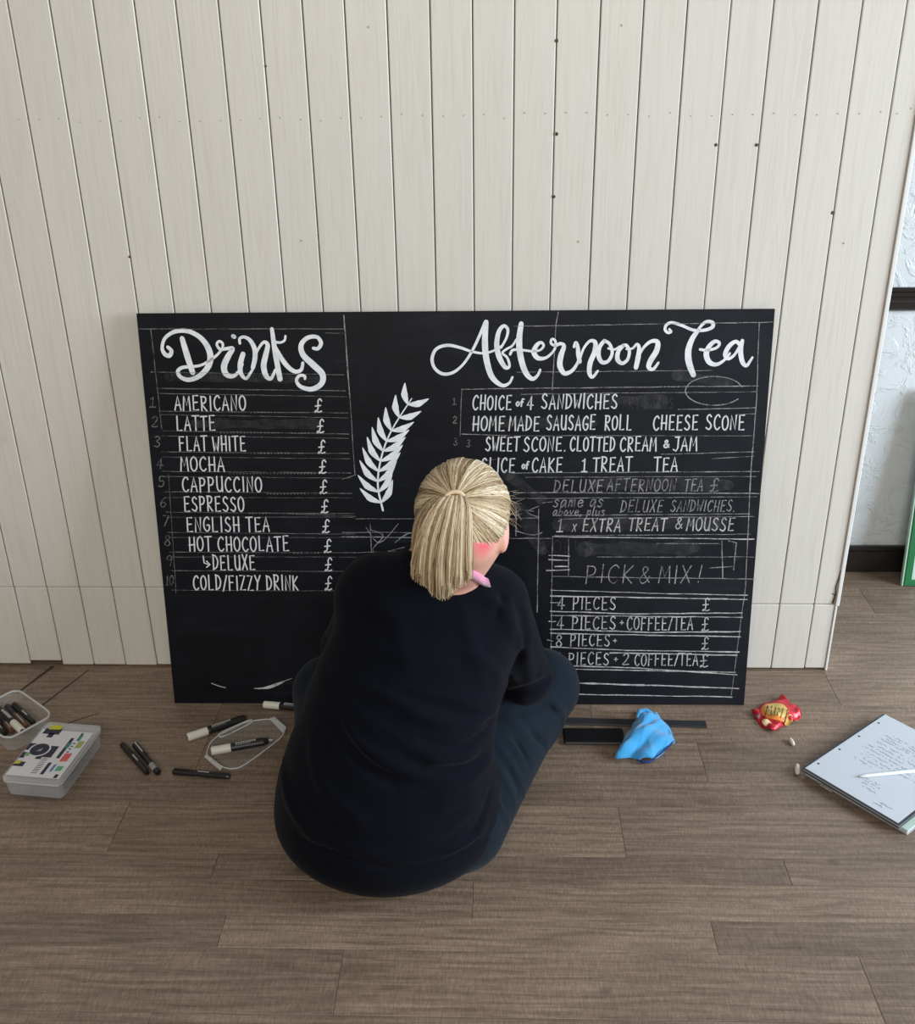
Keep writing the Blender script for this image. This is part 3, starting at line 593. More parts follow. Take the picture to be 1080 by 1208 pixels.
# body: one continuous skin surface
B_ = Field((-.62, 1.4, -.01), (.36, 2.24, .93), .0055)
B_.ell(HC, (.076, .096, .088), .01, HR)                                  # cranium
B_.ell(hl(0, .040, -.045), (.060, .062, .075), .03, HR)                   # face
B_.ell(hl(0, .062, -.098), (.032, .030, .024), .03, HR)                   # chin
B_.cap(hl(-.05, .01, -.06), hl(-.02, .07, -.10), .018, .014, .03); B_.cap(hl(.05, .01, -.06), hl(.02, .07, -.10), .018, .014, .03)
B_.cap(hl(0, .098, -.02), hl(0, .118, -.052), .008, .012, .012)           # nose
B_.ell(hl(0, .098, -.080), (.024, .010, .007), .006, HR)                  # lips
for s_ in (1, -1):
    B_.ell(hl(.030*s_, .103, -.018), (.018, .012, .012), .01, HR, 'd')    # eye sockets
    B_.ell(hl(.030*s_, .088, -.020), (.014, .012, .012), .004, HR)        # eyelids
    B_.ell(hl(.077*s_, -.010, -.036), (.011, .020, .036), .006, HR)       # ear
    B_.ell(hl(.087*s_, .002, -.032), (.005, .011, .018), .005, HR, 'd')
    B_.cap(hl(.076*s_, .004, -.056), hl(.078*s_, .003, -.062), .008, .007, .006)
B_.cap(hl(0, -.02, -.05), neckb+[0, 0, .0], .056, .062, .035)             # neck
B_.ell(pt(512, 1.775, .52), (.16, .075, .08), .05); B_.ell(chest, (.15, .09, .14), .06); B_.ell(pt(475, 1.68, .30), (.14, .11, .14), .06); B_.ell(hip+[0, .01, -.01], (.18, .15, .11), .06)
for a, b, c_ in ((sh_r, el_r, wr_r), (sh_l, el_l, wr_l)): B_.cap(a, b, .048, .038, .03); B_.cap(b, c_, .038, .024, .015)
for s_, kn_, an_ in ((1, kn_r, an_r), (-1, kn_l, an_l)): B_.cap(hip+[.08*s_, .03, -.02], kn_, .085, .05, .03); B_.cap(kn_, an_, .05, .032, .02)
def hand(w0, fdir, ndir, side, curls):
    """palm + five fingers; fdir along the fingers, ndir out of the back of the hand, side = thumb side"""
    f_ = np.array(fdir, float); f_ /= np.linalg.norm(f_); n_ = np.array(ndir, float); n_ -= f_*(n_@f_); n_ /= np.linalg.norm(n_); t_ = np.cross(f_, n_)*side
    A = np.stack([t_, f_, n_], 1); B_.ell(w0+f_*.05, (.036, .048, .0135), .012, A)
    for i, (o_, L_, r_) in enumerate(((.029, .066, .0085), (.010, .074, .0088), (-.010, .069, .0084), (-.028, .055, .0075))):
        p = w0+f_*(.088-.004*abs(i-1))+t_*o_; ang = 0; B_.cap(w0+f_*.05+t_*o_*.8, p, .010, .0095, .004)
        for j, q in enumerate((.45, .30, .25)):
            ang += curls[i]*(1, 1.1, .8)[j]; d_ = f_*math.cos(ang)-n_*math.sin(ang)+t_*o_*1.2; d_ /= np.linalg.norm(d_); e = p+d_*L_*q; B_.cap(p, e, r_*(1-.07*j), r_*(.93-.07*j), .002); p = e
    p = w0+f_*.022+t_*.028; q = w0+f_*.055+t_*.052-n_*.014; e = w0+f_*.082+t_*.050-n_*.030; B_.cap(p, q, .0125, .0105, .008); B_.cap(q, e, .0105, .0085, .003)
hand(wr_r, (-.18, .70, .35), (.3, -.3, .9), -1, (.30, .42, .55, .62))
hand(wr_l, (.55, .30, -.45), (.1, .3, .9), 1, (.30, .35, .38, .42))
body = B_.build('body', M_SKIN, person, 1)
fp = B_.hit(572, 640)
if fp is not None:      # rosy patch behind the ear
    tc = nd(M_SKIN, 'ShaderNodeTexCoord'); vd = nd(M_SKIN, 'ShaderNodeVectorMath', operation='DISTANCE'); lk(M_SKIN, tc.outputs['Object'], vd.inputs[0]); vd.inputs[1].default_value = tuple(fp-np.array(person.location))
    old = bs(M_SKIN).inputs['Base Color'].links[0].from_socket
    lk(M_SKIN, mixc(M_SKIN, ramp(M_SKIN, math_(M_SKIN, 'MULTIPLY', vd.outputs['Value'], 20), [(.2, (.8, .8, .8)), (.75, (0, 0, 0))]), old, (.80, .10, .16)), bs(M_SKIN).inputs['Base Color'])
ey = MB(); ir = MB()
for s_ in (1, -1):
    c_ = hl(.030*s_, .0935, -.021)-np.array(person.location); T = Matrix.Translation(tuple(c_))@Matrix([list(HR[i])+[0] for i in range(3)]+[[0, 0, 0, 1]])@Matrix.Rotation(math.pi/2, 4, 'Z')
    e1 = MB().lathe([(.0115*math.sin(a), .0115*math.cos(a)) for a in np.linspace(3.0, .55, 9)], 16, T); e1.build('eye', mat('eye_white', (.8, .78, .75), .2), body, True)
    MB().lathe([(.0055, .0100), (.0055, .0112), (.001, .0120)], 14, T).build('iris', mat('iris', (.05, .10, .16), .2), body, True)
# sweatshirt
F = Field((-.62, 1.38, 0), (.30, 2.14, .70), .0052)
F.ell(hip+[0, -.003, -.005], (.230, .200, .160), .03); F.ell(hip+[0, .0, -.065], (.236, .214, .115), .04); F.ell(pt(462, 1.655, .26), (.200, .150, .15), .07); F.ell(pt(480, 1.70, .37), (.19, .135, .15), .06); F.ell(chest+[.0, 0, .0], (.178, .115, .15), .06)
F.ell(pt(503, 1.775, .545), (.175, .085, .072), .06); F.cap(neckb-[0, 0, .01], neckb+[0, .0, .035], .074, .062, .03)
F.cap(sh_r, el_r, .070, .060, .04); F.cap(el_r, wr_r, .060, .036, .02); F.cap(sh_l, el_l, .068, .058, .04); F.cap(el_l, wr_l, .058, .036, .02)
F.ell(wr_r, (.04, .04, .04), .01); F.ell(wr_l, (.04, .04, .04), .01)
# open the neckline
F.cap(neckb+[0, .01, .075], neckb+[0, .0, .02], .066, .052, .008, 'd')
# folds traced on the back
for pts_, a_, w_ in [([(380, 800), (430, 850), (500, 890), (560, 885)], .007, .013), ([(400, 850), (450, 895), (520, 920), (575, 905)], .006, .012), ([(395, 795), (460, 822), (530, 850), (585, 872)], .005, .012),
                     ([(585, 835), (560, 850), (520, 852), (480, 838)], .006, .011), ([(592, 822), (560, 826), (510, 822), (460, 805)], .005, .010), ([(590, 865), (555, 893), (505, 900)], .006, .010), ([(590, 900), (560, 935), (515, 950)], .007, .014),
                     ([(598, 930), (570, 975), (530, 1000)], .007, .014), ([(590, 800), (570, 780), (540, 765)], .005, .012), ([(605, 790), (620, 755), (612, 720)], -.007, .012), ([(640, 800), (645, 770), (635, 740)], .006, .010),
                     ([(625, 805), (622, 775), (610, 745)], .006, .011), ([(600, 818), (625, 812), (650, 800)], -.009, .010), ([(370, 870), (385, 930), (430, 970)], .005, .016), ([(420, 700), (450, 720), (490, 725)], .004, .014),
                     ([(430, 760), (480, 775), (530, 775)], .004, .015), ([(560, 700), (590, 715), (605, 745)], .005, .014), ([(395, 840), (420, 890), (470, 930)], -.005, .010), ([(450, 868), (510, 905), (570, 893)], -.004, .010),
                     ([(470, 830), (520, 838), (580, 850)], -.004, .010), ([(352, 985), (400, 1008), (460, 1022), (520, 1016), (565, 990)], -.004, .005), ([(335, 900), (345, 950), (375, 990)], .005, .015), ([(600, 880), (590, 920), (575, 950)], -.006, .010),
                     ([(378, 796), (417, 842), (463, 873), (502, 893)], -.0030, .010), ([(467, 815), (518, 827), (565, 846)], -.0028, .009), ([(401, 858), (432, 897), (475, 920), (518, 920)], -.0030, .011), ([(495, 873), (541, 881), (576, 858)], -.004, .006),
                     ([(530, 1002), (565, 971), (580, 928)], -.004, .008), ([(568, 827), (600, 834), (631, 827)], -.003, .006), ([(592, 700), (586, 726)], -.004, .008), ([(600, 704), (603, 722)], .003, .007), ([(631, 722), (636, 745)], -.003, .006), ([(650, 776), (642, 803)], -.003, .006),
                     ([(585, 812), (610, 800), (640, 795)], .003, .007), ([(440, 690), (470, 740), (480, 790)], .0022, .02), ([(545, 720), (560, 770), (575, 810)], .0025, .016), ([(520, 940), (555, 920), (580, 890)], .004, .010), ([(480, 985), (530, 975), (560, 950)], .003, .012), ([(360, 950), (390, 990), (440, 1005)], .003, .012)]:
    F.fold(pts_, a_, w_)
F.clipz(.026)
F.build('sweatshirt', M_SWEAT, person, 1)
# jeans
J = Field((-.62, 1.38, -.005), (.32, 2.14, .34), .0055)
J.ell(hip+[0, -.002, -.080], (.222, .207, .085), .03)
J.cap(hip+[.09, .02, -.03], kn_r, .112, .078, .03); J.cap(hip+[.155, -.035, -.075], kn_r-[0, 0, .02], .088, .070, .04); J.cap(kn_r, an_r, .078, .048, .02); J.cap(hip+[-.09, .02, -.03], kn_l, .112, .078, .03); J.cap(kn_l, an_l, .078, .048, .02)
for pts_, a_, w_ in [([(588, 880), (605, 905), (618, 940)], .006, .006), ([(595, 868), (615, 895), (628, 925)], .005, .006), ([(583, 900), (598, 925), (608, 955)], .006, .006), ([(580, 925), (592, 950), (600, 975)], .005, .005), ([(600, 850), (625, 870), (640, 900)], .006, .009),
                     ([(655, 830), (665, 850), (650, 880)], .005, .008), ([(610, 840), (640, 835), (670, 845)], -.005, .008), ([(606, 870), (625, 905), (632, 940)], -.004, .005), ([(600, 905), (612, 935), (614, 965)], -.004, .005), ([(590, 940), (600, 960), (600, 985)], -.004, .005), ([(620, 860), (645, 885), (648, 915)], -.004, .009), ([(575, 985), (590, 975), (600, 990)], .004, .006), ([(625, 880), (640, 900), (640, 925)], .003, .005), ([(360, 780), (352, 820), (345, 860)], .006, .009), ([(372, 790), (364, 830), (352, 870)], .005, .009)]: J.fold(pts_, a_, w_)
J.clipz(.002)
J.build('jeans', M_JEAN, person, 1)
# trainers
M_SHOE = mat('black_shoe', (.012, .012, .013), .5); M_SOLE = mat('rubber_sole', (.03, .03, .03), .7)
for an_, dr in ((an_r, (-.85, .25, 0)), (an_l, (.85, .2, 0))):
    d_ = np.array(dr, float); d_ /= np.linalg.norm(d_); t_ = np.array([-d_[1], d_[0], 0]); A = np.stack([d_, t_, [0, 0, 1]], 1); a0 = np.array([an_[0], an_[1], 0])
    q = Field(a0-[.24, .2, .01], a0+[.24, .2, .15], .006); q.ell(a0+d_*.0+[0, 0, .055], (.055, .040, .05), .02, A); q.ell(a0+d_*.10+[0, 0, .040], (.085, .042, .032), .03, A); q.cap(a0+[0, 0, .05], a0+[0, 0, .085], .042, .046, .02); q.clipz(.018)
    sh = q.build('shoe', M_SHOE, person, 1)
    q = Field(a0-[.24, .2, .01], a0+[.24, .2, .06], .006); q.ell(a0-d_*.01+[0, 0, .012], (.055, .043, .03), .02, A); q.ell(a0+d_*.10+[0, 0, .012], (.09, .047, .03), .03, A); q.V = np.maximum(q.V, ((q.lo[2]+q.h*np.arange(q.n[2]))-.02)[None, None, :]); q.clipz(.002)
    so = q.build('sole', M_SOLE, person, 0)
# pink collar of the shirt beneath
def skin_or_cloth(px, py, lift):
    c_ = [q for q in (F.hit(px, py), B_.hit(px, py)) if q is not None]
    return min(c_, key=lambda q: np.linalg.norm(q-CAM))-_f*lift-np.array(person.location)
up_ = [(548, 668), (555, 671), (562, 674), (569, 678), (575, 683)]; lo_ = [(549, 680), (557, 683), (564, 687), (571, 691), (578, 692)]
cv = [skin_or_cloth(*p, -.001) for p in up_]+[(skin_or_cloth(*p, .0)+skin_or_cloth(*q_, .0))/2-_f*.001 for p, q_ in zip(up_, lo_)]+[skin_or_cloth(*p, .002) for p in lo_]
col_ = obj('shirt_collar', cv, [(5*k+i_, 5*k+i_+1, 5*k+i_+6, 5*k+i_+5) for k in (0, 1) for i_ in range(4)], M_PINK, person, True); sd = col_.modifiers.new('s', 'SOLIDIFY'); sd.thickness = .003; col_['label'] = 'pink collar under the sweatshirt'

# hair
M_HAIR = mat('blonde_hair', (.55, .40, .22), .42, spec=.4)
at_ = nd(M_HAIR, 'ShaderNodeAttribute'); at_.attribute_name = 'tone'
lk(M_HAIR, ramp(M_HAIR, at_.outputs['Fac'], [(0, (.15, .088, .042)), (.3, (.36, .25, .14)), (.65, (.60, .48, .31)), (1, (.86, .78, .62))]), bs(M_HAIR).inputs['Base Color'])
M_CAP = mat('hair_base', (.20, .125, .065), .6)
H_ = Field(HC-.16, HC+.16, .005)
H_.ell(HC+hr*0+hf*(-.004)+hu*.004, (.085, .101, .094), .01, HR)
H_.ell(hl(0, .070, -.060), (.090, .062, .085), .02, HR, 'd')          # free the face
H_.ell(hl(.088, -.008, -.034), (.028, .026, .040), .01, HR, 'd')      # free the right ear
H_.ell(hl(0, -.02, -.115), (.1, .09, .045), .02, HR, 'd')             # nape
H_.ell(hl(-.060, -.026, -.045), (.030, .046, .058), .02, HR)
hair = H_.build('hair', M_CAP, person, 2)
TIE = H_.hit(537, 589)
if TIE is None: TIE = hl(0, -.1, .02)
tl = HR.T@(TIE-HC)
def strands(paths, r0, name, parent, tones, n=4):
    v = []; f = []; tn = []
    for P, tone in zip(paths, tones):
        P = np.array(P); b = len(v); m_ = len(P)
        for i in range(m_):
            t_ = P[min(i+1, m_-1)]-P[max(i-1, 0)]; t_ /= np.linalg.norm(t_)+1e-9; u_ = np.cross(t_, [.3, -.8, .5]); u_ /= np.linalg.norm(u_)+1e-9; w_ = np.cross(t_, u_)
            r = r0*(1-.6*(i/(m_-1))**3)
            for k in range(n):
                a = 2*math.pi*k/n; v.append(P[i]+(u_*math.cos(a)+w_*math.sin(a))*r); tn.append(tone)
        for i in range(m_-1):
            for k in range(n): l = (k+1) % n; f.append((b+i*n+k, b+i*n+l, b+(i+1)*n+l, b+(i+1)*n+k))
    o = obj(name, np.array(v)-np.array(person.location), f, M_HAIR, parent, True, 'stuff'); a = o.data.attributes.new('tone', 'FLOAT', 'POINT'); a.data.foreach_set('value', tn); return o
# swept-back locks: from the hairline over the skull to the tie
rad = np.array([.0865, .1025, .0955]); c_l = np.array([0, -.004, .004])
def on_skull(d, off=0): d = d/np.linalg.norm(d); k = 1/np.linalg.norm(d/rad); return c_l+d*(k+off)
td = (tl-c_l)/np.linalg.norm(tl-c_l)
paths = []; tones = []
e1 = np.cross(td, [1, 0, 0]); e1 /= np.linalg.norm(e1); e2 = np.cross(td, e1)
for i in range(2600):
    a = rng.uniform(0, 2*math.pi); dirn = e1*math.cos(a)+e2*math.sin(a); far = 1.95
    P = []; ph = rng.uniform(0, 6.3); off = rng.uniform(-.001, .0022)
    cl = .5+.5*math.sin(a*9+1.3*math.sin(a*23))
    st_ = rng.uniform(.5, 1.0)
    for th in np.linspace(far*st_, .10, 11):
        aa = a+.05*math.sin(th*3+ph); dirn = e1*math.cos(aa)+e2*math.sin(aa)
        d = td*math.cos(th)+dirn*math.sin(th); q = on_skull(d, off+.002*cl-.0015*math.exp(-((th-.1)/.2)**2)); P.append(q)
    P = [q for q in P if not (q[1] > .075 and q[2] < .02) and not (q[1] > .02 and q[2] < -.035) and not (abs(q[0]-.085) < .03 and abs(q[1]+.006) < .024 and abs(q[2]+.034) < .036) and q[2] > -.072]
    if len(P) < 4: continue
    # keep only the run that ends at the tie
    paths.append([HC+HR@q for q in P]); tones.append(np.clip(.25+.45*cl+rng.normal(0, .2), 0, 1))
strands(paths, .0011, 'hair_lock', hair, tones)
# ponytail
end = CAM+ray(524, 702)*1.815; out = TIE+(-_f)*.030+np.array([0, 0, .0])
mid = CAM+ray(521, 640)*1.775
paths = []; tones = []
sx = _r; sy = -_d
for i in range(2600):
    a = rng.uniform(-1, 1); b = rng.uniform(-1, 1); sp_ = 1
    ln = rng.uniform(.90, 1.04)-.10*abs(a)
    p0 = TIE+sx*a*.012+sy*b*.008-_f*.004; p1 = out+sx*a*.036+sy*(.004+.006*b)-_f*.006*b; p2 = mid+sx*(a*.056-.004)-_f*(.016*b*(1-a*a*.6))+_f*.008*a*a; p3 = end+sx*(a*.052-.003+.004*math.sin(a*9+b))+_f*(.010*a*a-.012*b)+sy*.016*a*a
    P = []
    for tt_ in np.linspace(0, ln, 12):
        u_ = 1-tt_
        # cubic through control points
        q = u_**3*p0+3*u_*u_*tt_*(p1*1.0)+3*u_*tt_*tt_*(mid*0+p2)+tt_**3*p3; q = q+sx*.0012*math.sin(tt_*9+i)
        P.append(q)
    paths.append(P); cl = .5+.5*math.sin(a*19+b*3); tones.append(np.clip(.22+.5*cl+rng.normal(0, .2), 0, 1))
for i in range(1600):      # locks draped over the left ear
    a = rng.uniform(0, 1); b = rng.uniform(-1, 1); ln = rng.uniform(.86, 1.02)
    p0 = TIE-sx*.008*a+sy*.004*b; p1 = hl(-.034-.040*a, -.130+.034*a, .006+.016*a+.003*b); p2 = hl(-.074-.034*a, -.110+.075*a, -.030); p3 = CAM+ray(500-9*a, 688-20*a)*(1.815+.045*a)+hr*.002*b
    paths.append([(1-t_)**3*p0+3*(1-t_)**2*t_*p1+3*(1-t_)*t_*t_*p2+t_**3*p3+sx*.001*math.sin(t_*8+i) for t_ in np.linspace(0, ln, 12)])
    tones.append(np.clip(.16+.34*(.5+.5*math.sin(a*24+b))+rng.normal(0, .14), 0, 1))
strands(paths, .0013, 'ponytail', hair, tones)
# twisted lock round the tie
tp = []
for i in range(15):
    a = math.radians(205-15*i-10); tp.append(TIE+sx*.0165*math.cos(a)+sy*(.011*math.sin(a)+.002)-_f*.010)
tie = MB().tube([q-np.array(person.location) for q in tp], [.0028+.0012*math.sin(i/14*3.14) for i in range(15)], 8).build('hair_tie', mat('hair_wrap', (.78, .62, .40), .5), hair, True)
# loose wisps
paths = []
for i in range(26):
    P0 = hl(.083, rng.uniform(-.01, .04), rng.uniform(-.01, .05)); d_ = _r*rng.uniform(.6, 1)+_d*rng.uniform(-.2, .9); d_ /= np.linalg.norm(d_); L_ = rng.uniform(.012, .035); c_ = _d*rng.uniform(-.3, .6)
    paths.append([P0+d_*L_*t_+c_*L_*t_*t_ for t_ in np.linspace(0, 1, 6)])
for i in range(16):
    P0 = hl(-.08, rng.uniform(-.05, .0), rng.uniform(-.05, .0)); paths.append([P0-_r*.012*t_+_d*.05*t_+_r*.004*math.sin(t_*5+i) for t_ in np.linspace(0, 1, 6)])
strands(paths, .0003, 'loose_hair', hair, [.7]*len(paths), 3)

# ================================================================ SMALL THINGS ON THE FLOOR
M_BLK = mat('black_plastic', (.012, .012, .014), .35); M_WCAP = mat('cream_cap', (.72, .70, .62), .4); M_GREYP = mat('grey_plastic', (.30, .30, .31), .4); M_LBL = mat('pale_label_print', (.55, .55, .52), .5)
M_BROWN = mat('copper_pen_barrel', (.20, .10, .06), .3, .5); M_NIB = mat('felt_nib', (.8, .8, .76), .8)
def frame_to(A, B, r, z=None):
    """matrix: local X from A to B, lying at height r"""
    A = np.array(A, float); B = np.array(B, float); d = B-A; L_ = np.linalg.norm(d); x = d/L_; y = np.cross([0, 0, 1], x); y /= np.linalg.norm(y); zz = np.cross(x, y)
    return Matrix([[x[i], y[i], zz[i], A[i]] for i in range(3)]+[[0, 0, 0, 1]]), L_
def pen(name, A, B, r, label, cat, style, group=None):
    group = group or ('pens in the storage tub' if ' in the tub' in label or 'of the tub' in label else 'markers lying about the floor' if cat == 'marker' else None)
    M, L_ = frame_to(A, B, r); t = thing(name, (0, 0, 0), label=label, cat=cat, group=group); t.matrix_world = M
    if style == 'chunky':          # white cap at A, black barrel
        c = .34*L_
        MB().lathe([(r*.55, 0), (r*.9, .001), (r, .004), (r, c-.002), (r*.97, c)], 18).build('cap', M_WCAP, t)
        MB().lathe([(r*.5, -.0005), (r*.5, .002)], 12).build('cap_plug', M_BLK, t)
        MB().lathe([(r*.86, c), (r*.93, c+.004), (r*.95, c+.006), (r*.95, L_-.012), (r*.8, L_-.006), (r*.6, L_)], 18).build('barrel', M_BLK, t)
        pr = MB()
        for k in range(9):
            x = c+.012+k*.0055; pr.box(x, x+.0038, -.0028, .0028, r*.95, r*.95+.0003)
        for k in range(6): pr.box(c+.012+k*.006, c+.016+k*.006, -.0052, -.0042, r*.95-.0014, r*.95-.0006)
        pr.build('print', M_LBL, t)
    elif style == 'slim':
        MB().lathe([(r*.6, 0), (r*.95, .002), (r, .006), (r, L_*.36), (r*.9, L_*.37)], 16).build('cap', M_BLK, t)
        MB().box(.004, L_*.3, -.0016, .0016, r, r+.0022, .0006).build('clip', M_BLK, t)
        MB().lathe([(r*.86, L_*.37), (r*.92, L_*.39), (r*.92, L_-.006), (r*.7, L_)], 16).build('barrel', M_BLK, t)
        pr = MB()
        for k in range(8): pr.box(L_*.45+k*.0035, L_*.45+k*.0035+.0026, -.0016, .0016, r*.92, r*.92+.0003)
        pr.build('print', M_LBL, t)
    elif style == 'band':
        MB().lathe([(r*.6, 0), (r, .003), (r, L_*.45)], 16).build('cap', M_BLK, t)
        MB().box(.004, L_*.36, -.0014, .0014, r, r+.002, .0006).build('clip', M_LBL, t)
        MB().lathe([(r*.9, L_*.45), (r*.9, L_*.72)], 16).build('barrel', M_BLK, t)
        MB().lathe([(r*.98, L_*.72), (r*.98, L_*.90)], 16).build('band', M_GREYP, t)
        MB().lathe([(r*.95, L_*.90), (r*.95, L_-.003), (r*.7, L_)], 16).build('end_plug', M_BLK, t)
    elif style == 'copper':
        MB().lathe([(r*.6, 0), (r, .003), (r, L_*.4)], 14).build('cap', M_BLK, t)
        MB().lathe([(r*.9, L_*.4), (r*.9, L_-.004), (r*.6, L_)], 14).build('barrel', M_BROWN, t)
        MB().box(L_*.5, L_*.85, -.001, .001, r*.9, r*.9+.0005).build('print', M_LBL, t)
    return t
pen('marker', on_z(221, 870, .011), on_z(290, 847, .011), .0105, 'white-capped black marker lying behind the clear blister tray, its barrel poking under it', 'marker', 'chunky')
pen('marker', on_z(249, 886, .022), on_z(317, 874, .022), .0105, 'white-capped black marker resting in the clear blister tray', 'marker', 'chunky')
pen('marker', on_z(311, 831, .010), on_z(368, 836, .010), .0095, 'white-capped marker lying along the bottom edge of the chalkboard', 'marker', 'chunky')
pen('marker', on_z(204, 910, .008), on_z(271, 916, .008), .0078, 'slim black marker lying alone in front of the clear tray', 'marker', 'slim')
pen('marker', on_z(144, 878, .008), on_z(174, 912, .008), .0075, 'left one of the two black pens lying side by side right of the plastic box', 'marker', 'slim')
pen('marker', on_z(159, 878, .008), on_z(187, 912, .008), .0078, 'right one of the two black pens side by side, with grey band', 'marker', 'band')

M_CLEAR = mat('clear_plastic', (.75, .78, .80), .08, alpha=.06); M_FROST = mat('frosted_plastic', (.82, .87, .95), .25, alpha=.17)
M_RIM = mat('clear_plastic_edge', (.80, .82, .82), .12, alpha=.55)
# blister tray: rounded six-sided shallow shell
def shell(name, outline, h, mt, rimmt, parent, inset=.006, rimr=.0016, base=0.0012, floorz=True):
    c = np.mean(outline, 0); n = len(outline)
    b0 = [c+(p-c)*(1-inset/np.linalg.norm(p-c)) for p in outline]
    v = [(p[0], p[1], base) for p in b0]+[(p[0], p[1], base+h) for p in outline]
    f = [tuple(range(n))]+[(i, (i+1) % n, n+(i+1) % n, n+i) for i in range(n)]
    o = obj(name, v, f, mt, parent); sd = o.modifiers.new('s', 'SOLIDIFY'); sd.thickness = .0008
    r = MB().tube([(p[0], p[1], base+h) for p in list(outline)+[outline[0]]], rimr, 6).build('rim', rimmt, parent, True); return o
def rnd(poly, k=3, c=.18):      # corner rounding (Chaikin)
    P = [np.array(p, float) for p in poly]
    for _ in range(k):
        Q = []
        for i in range(len(P)): a, b = P[i], P[(i+1) % len(P)]; Q += [a*(1-c)+b*c, a*c+b*(1-c)]
        P = Q
    return P
def floorpoly(pts, z=0): return [on_z(x, y, z)[:2] for x, y in pts]
tray = thing('blister_tray', (0, 0, 0), label='clear plastic blister tray with angled ends holding a white-capped marker', cat='tray')
shell('shell', rnd(floorpoly([(242, 893), (268, 908), (285, 906), (336, 868), (334, 855), (318, 848), (290, 852), (250, 872)], .014), 2), .014, M_CLEAR, M_RIM, tray, .008)
f0 = floorpoly([(318, 848), (324, 846), (338, 858), (335, 866)], .014)
obj('hang_flap', [(p[0], p[1], .0155) for p in f0]+[(p[0], p[1], .0135) for p in f0], [(0, 1, 2, 3), (7, 6, 5, 4), (0, 4, 5, 1), (1, 5, 6, 2), (2, 6, 7, 3), (3, 7, 4, 0)], M_RIM, tray)
f0 = floorpoly([(241, 893), (244, 890), (263, 905), (260, 909)], .014)
obj('end_lip', [(p[0], p[1], .0155) for p in f0]+[(p[0], p[1], .0135) for p in f0], [(0, 1, 2, 3), (7, 6, 5, 4), (0, 4, 5, 1), (1, 5, 6, 2), (2, 6, 7, 3), (3, 7, 4, 0)], M_RIM, tray)
bl = thing('plastic_lid', (0, 0, 0), label='narrow clear plastic lid leaning behind the blister tray', cat='lid')
shell('shell', rnd(floorpoly([(262, 872), (300, 853), (296, 850), (256, 868)], .02), 2), .008, M_CLEAR, M_RIM, bl, .004, base=.0165)
tips = thing('marker_nib', on_z(313, 873, .0035), label='small white replacement nib lying in the blister tray', cat='nib')
MB().lathe([(.0022, 0), (.003, .002), (.003, .014), (.0015, .018)], 10).build('nib', M_NIB, tips)

# open tub with markers
tub = thing('storage_tub', (0, 0, 0), label='open clear plastic tub full of markers at the left edge, behind the flat box', cat='tub')
M_TUB = mat('clear_tub_plastic', (.80, .82, .84), .15, alpha=.10)
to = rnd([on_z(x, y, .048)[:2] for x, y in [(-34, 840), (20, 812), (63, 843), (8, 873)]], 2, .11)
shell('tub_shell', to, .046, M_TUB, M_RIM, tub, .010, .0028)
tubc = np.mean(to, 0)
lb = ['black marker with pale barrel print in the tub, rearmost of the pens', 'copper-barrelled pen in the tub beside the rearmost marker', 'cream-capped marker in the tub nearest the flat box', 'dark copper pen at the left side of the tub', 'black pen at the far left of the tub']
ta = [((16, 831), (40, 853)), ((8, 833), (32, 858)), ((26, 862), (-4, 834)), ((1, 845), (15, 864)), ((-8, 848), (6, 866))]
for i, ((a, b)) in enumerate(ta): pen('marker', on_z(*a, (.024, .022, .040, .012, .012)[i]), on_z(*b, (.024, .022, .040, .012, .012)[i]), .0078 if i != 2 else .009, lb[i], 'marker', ['slim', 'copper', 'chunky', 'copper', 'slim'][i])

# flat clear storage box with a printed sheet
q = [on_z(x, y, .05) for x, y in ((120, 857), (57, 922), (-24, 915), (56, 852))]
o0 = q[0]; ux = (q[3]-q[0]); Wb = np.linalg.norm(ux); ux /= Wb; uy = (q[1]-q[0]); Lb_ = np.linalg.norm(uy); uy = uy-ux*(uy@ux); uy /= np.linalg.norm(uy)
sbx = thing('storage_box', (0, 0, 0), label='flat clear lidded plastic box with a printed card on top, left of the pens', cat='box')
def boxpt(a, b, z): p = o0+ux*a*Wb+uy*b*Lb_; return (p[0], p[1], z)
def bx_outline(e): return [np.array(boxpt(a, b, 0))[:2] for a, b in ((e, e), (1-e, e), (1-e, 1-e), (e, 1-e))]
shell('tub_shell', rnd(bx_outline(.0), 2, .05), .040, M_FROST, M_RIM, sbx, .006, .002)
lid = rnd(bx_outline(-.012), 2, .05); n = len(lid)
v = [(p[0], p[1], .0425) for p in lid]+[(p[0], p[1], .050) for p in lid]+[(*(np.mean(lid, 0)+(p-np.mean(lid, 0))*.96), .0515) for p in lid]
f = [tuple(range(n-1, -1, -1))]+[(i, (i+1) % n, n+(i+1) % n, n+i) for i in range(n)]+[(n+i, n+(i+1) % n, 2*n+(i+1) % n, 2*n+i) for i in range(n)]+[tuple(range(2*n, 3*n))]
obj('lid', v, f, mat('clear_lid', (.84, .88, .94), .15, alpha=.30), sbx)
def bq(mb, a0, b0, a1, b1, z, sk=0): mb.add([boxpt(a0, b0, z), boxpt(a1, b0+sk, z), boxpt(a1, b1+sk, z), boxpt(a0, b1, z)], [(0, 1, 2, 3)]); return mb
lab = bq(MB(), .05, .14, .97, .95, .0519).build('printed_card', mat('card_white', (.74, .75, .80), .6), sbx)
K = mat('card_black', (.02, .02, .05), .5); pr = MB()
for a0, b0, a1, b1 in ((.62, .12, .92, .22), (.45, .42, .60, .62), (.60, .46, .70, .66), (.82, .40, .99, .52), (.80, .72, .98, .80), (.30, .26, .36, .62), (.10, .88, .16, .94), (.20, .16, .24, .30), (.36, .70, .42, .90), (.70, .2, .80, .28), (.9, .56, .98, .66)): bq(pr, a0, b0, a1, b1, .0521)
for k in range(9): bq(pr, .48+.0*k, .64+k*.03, .58, .65+k*.03, .0521)
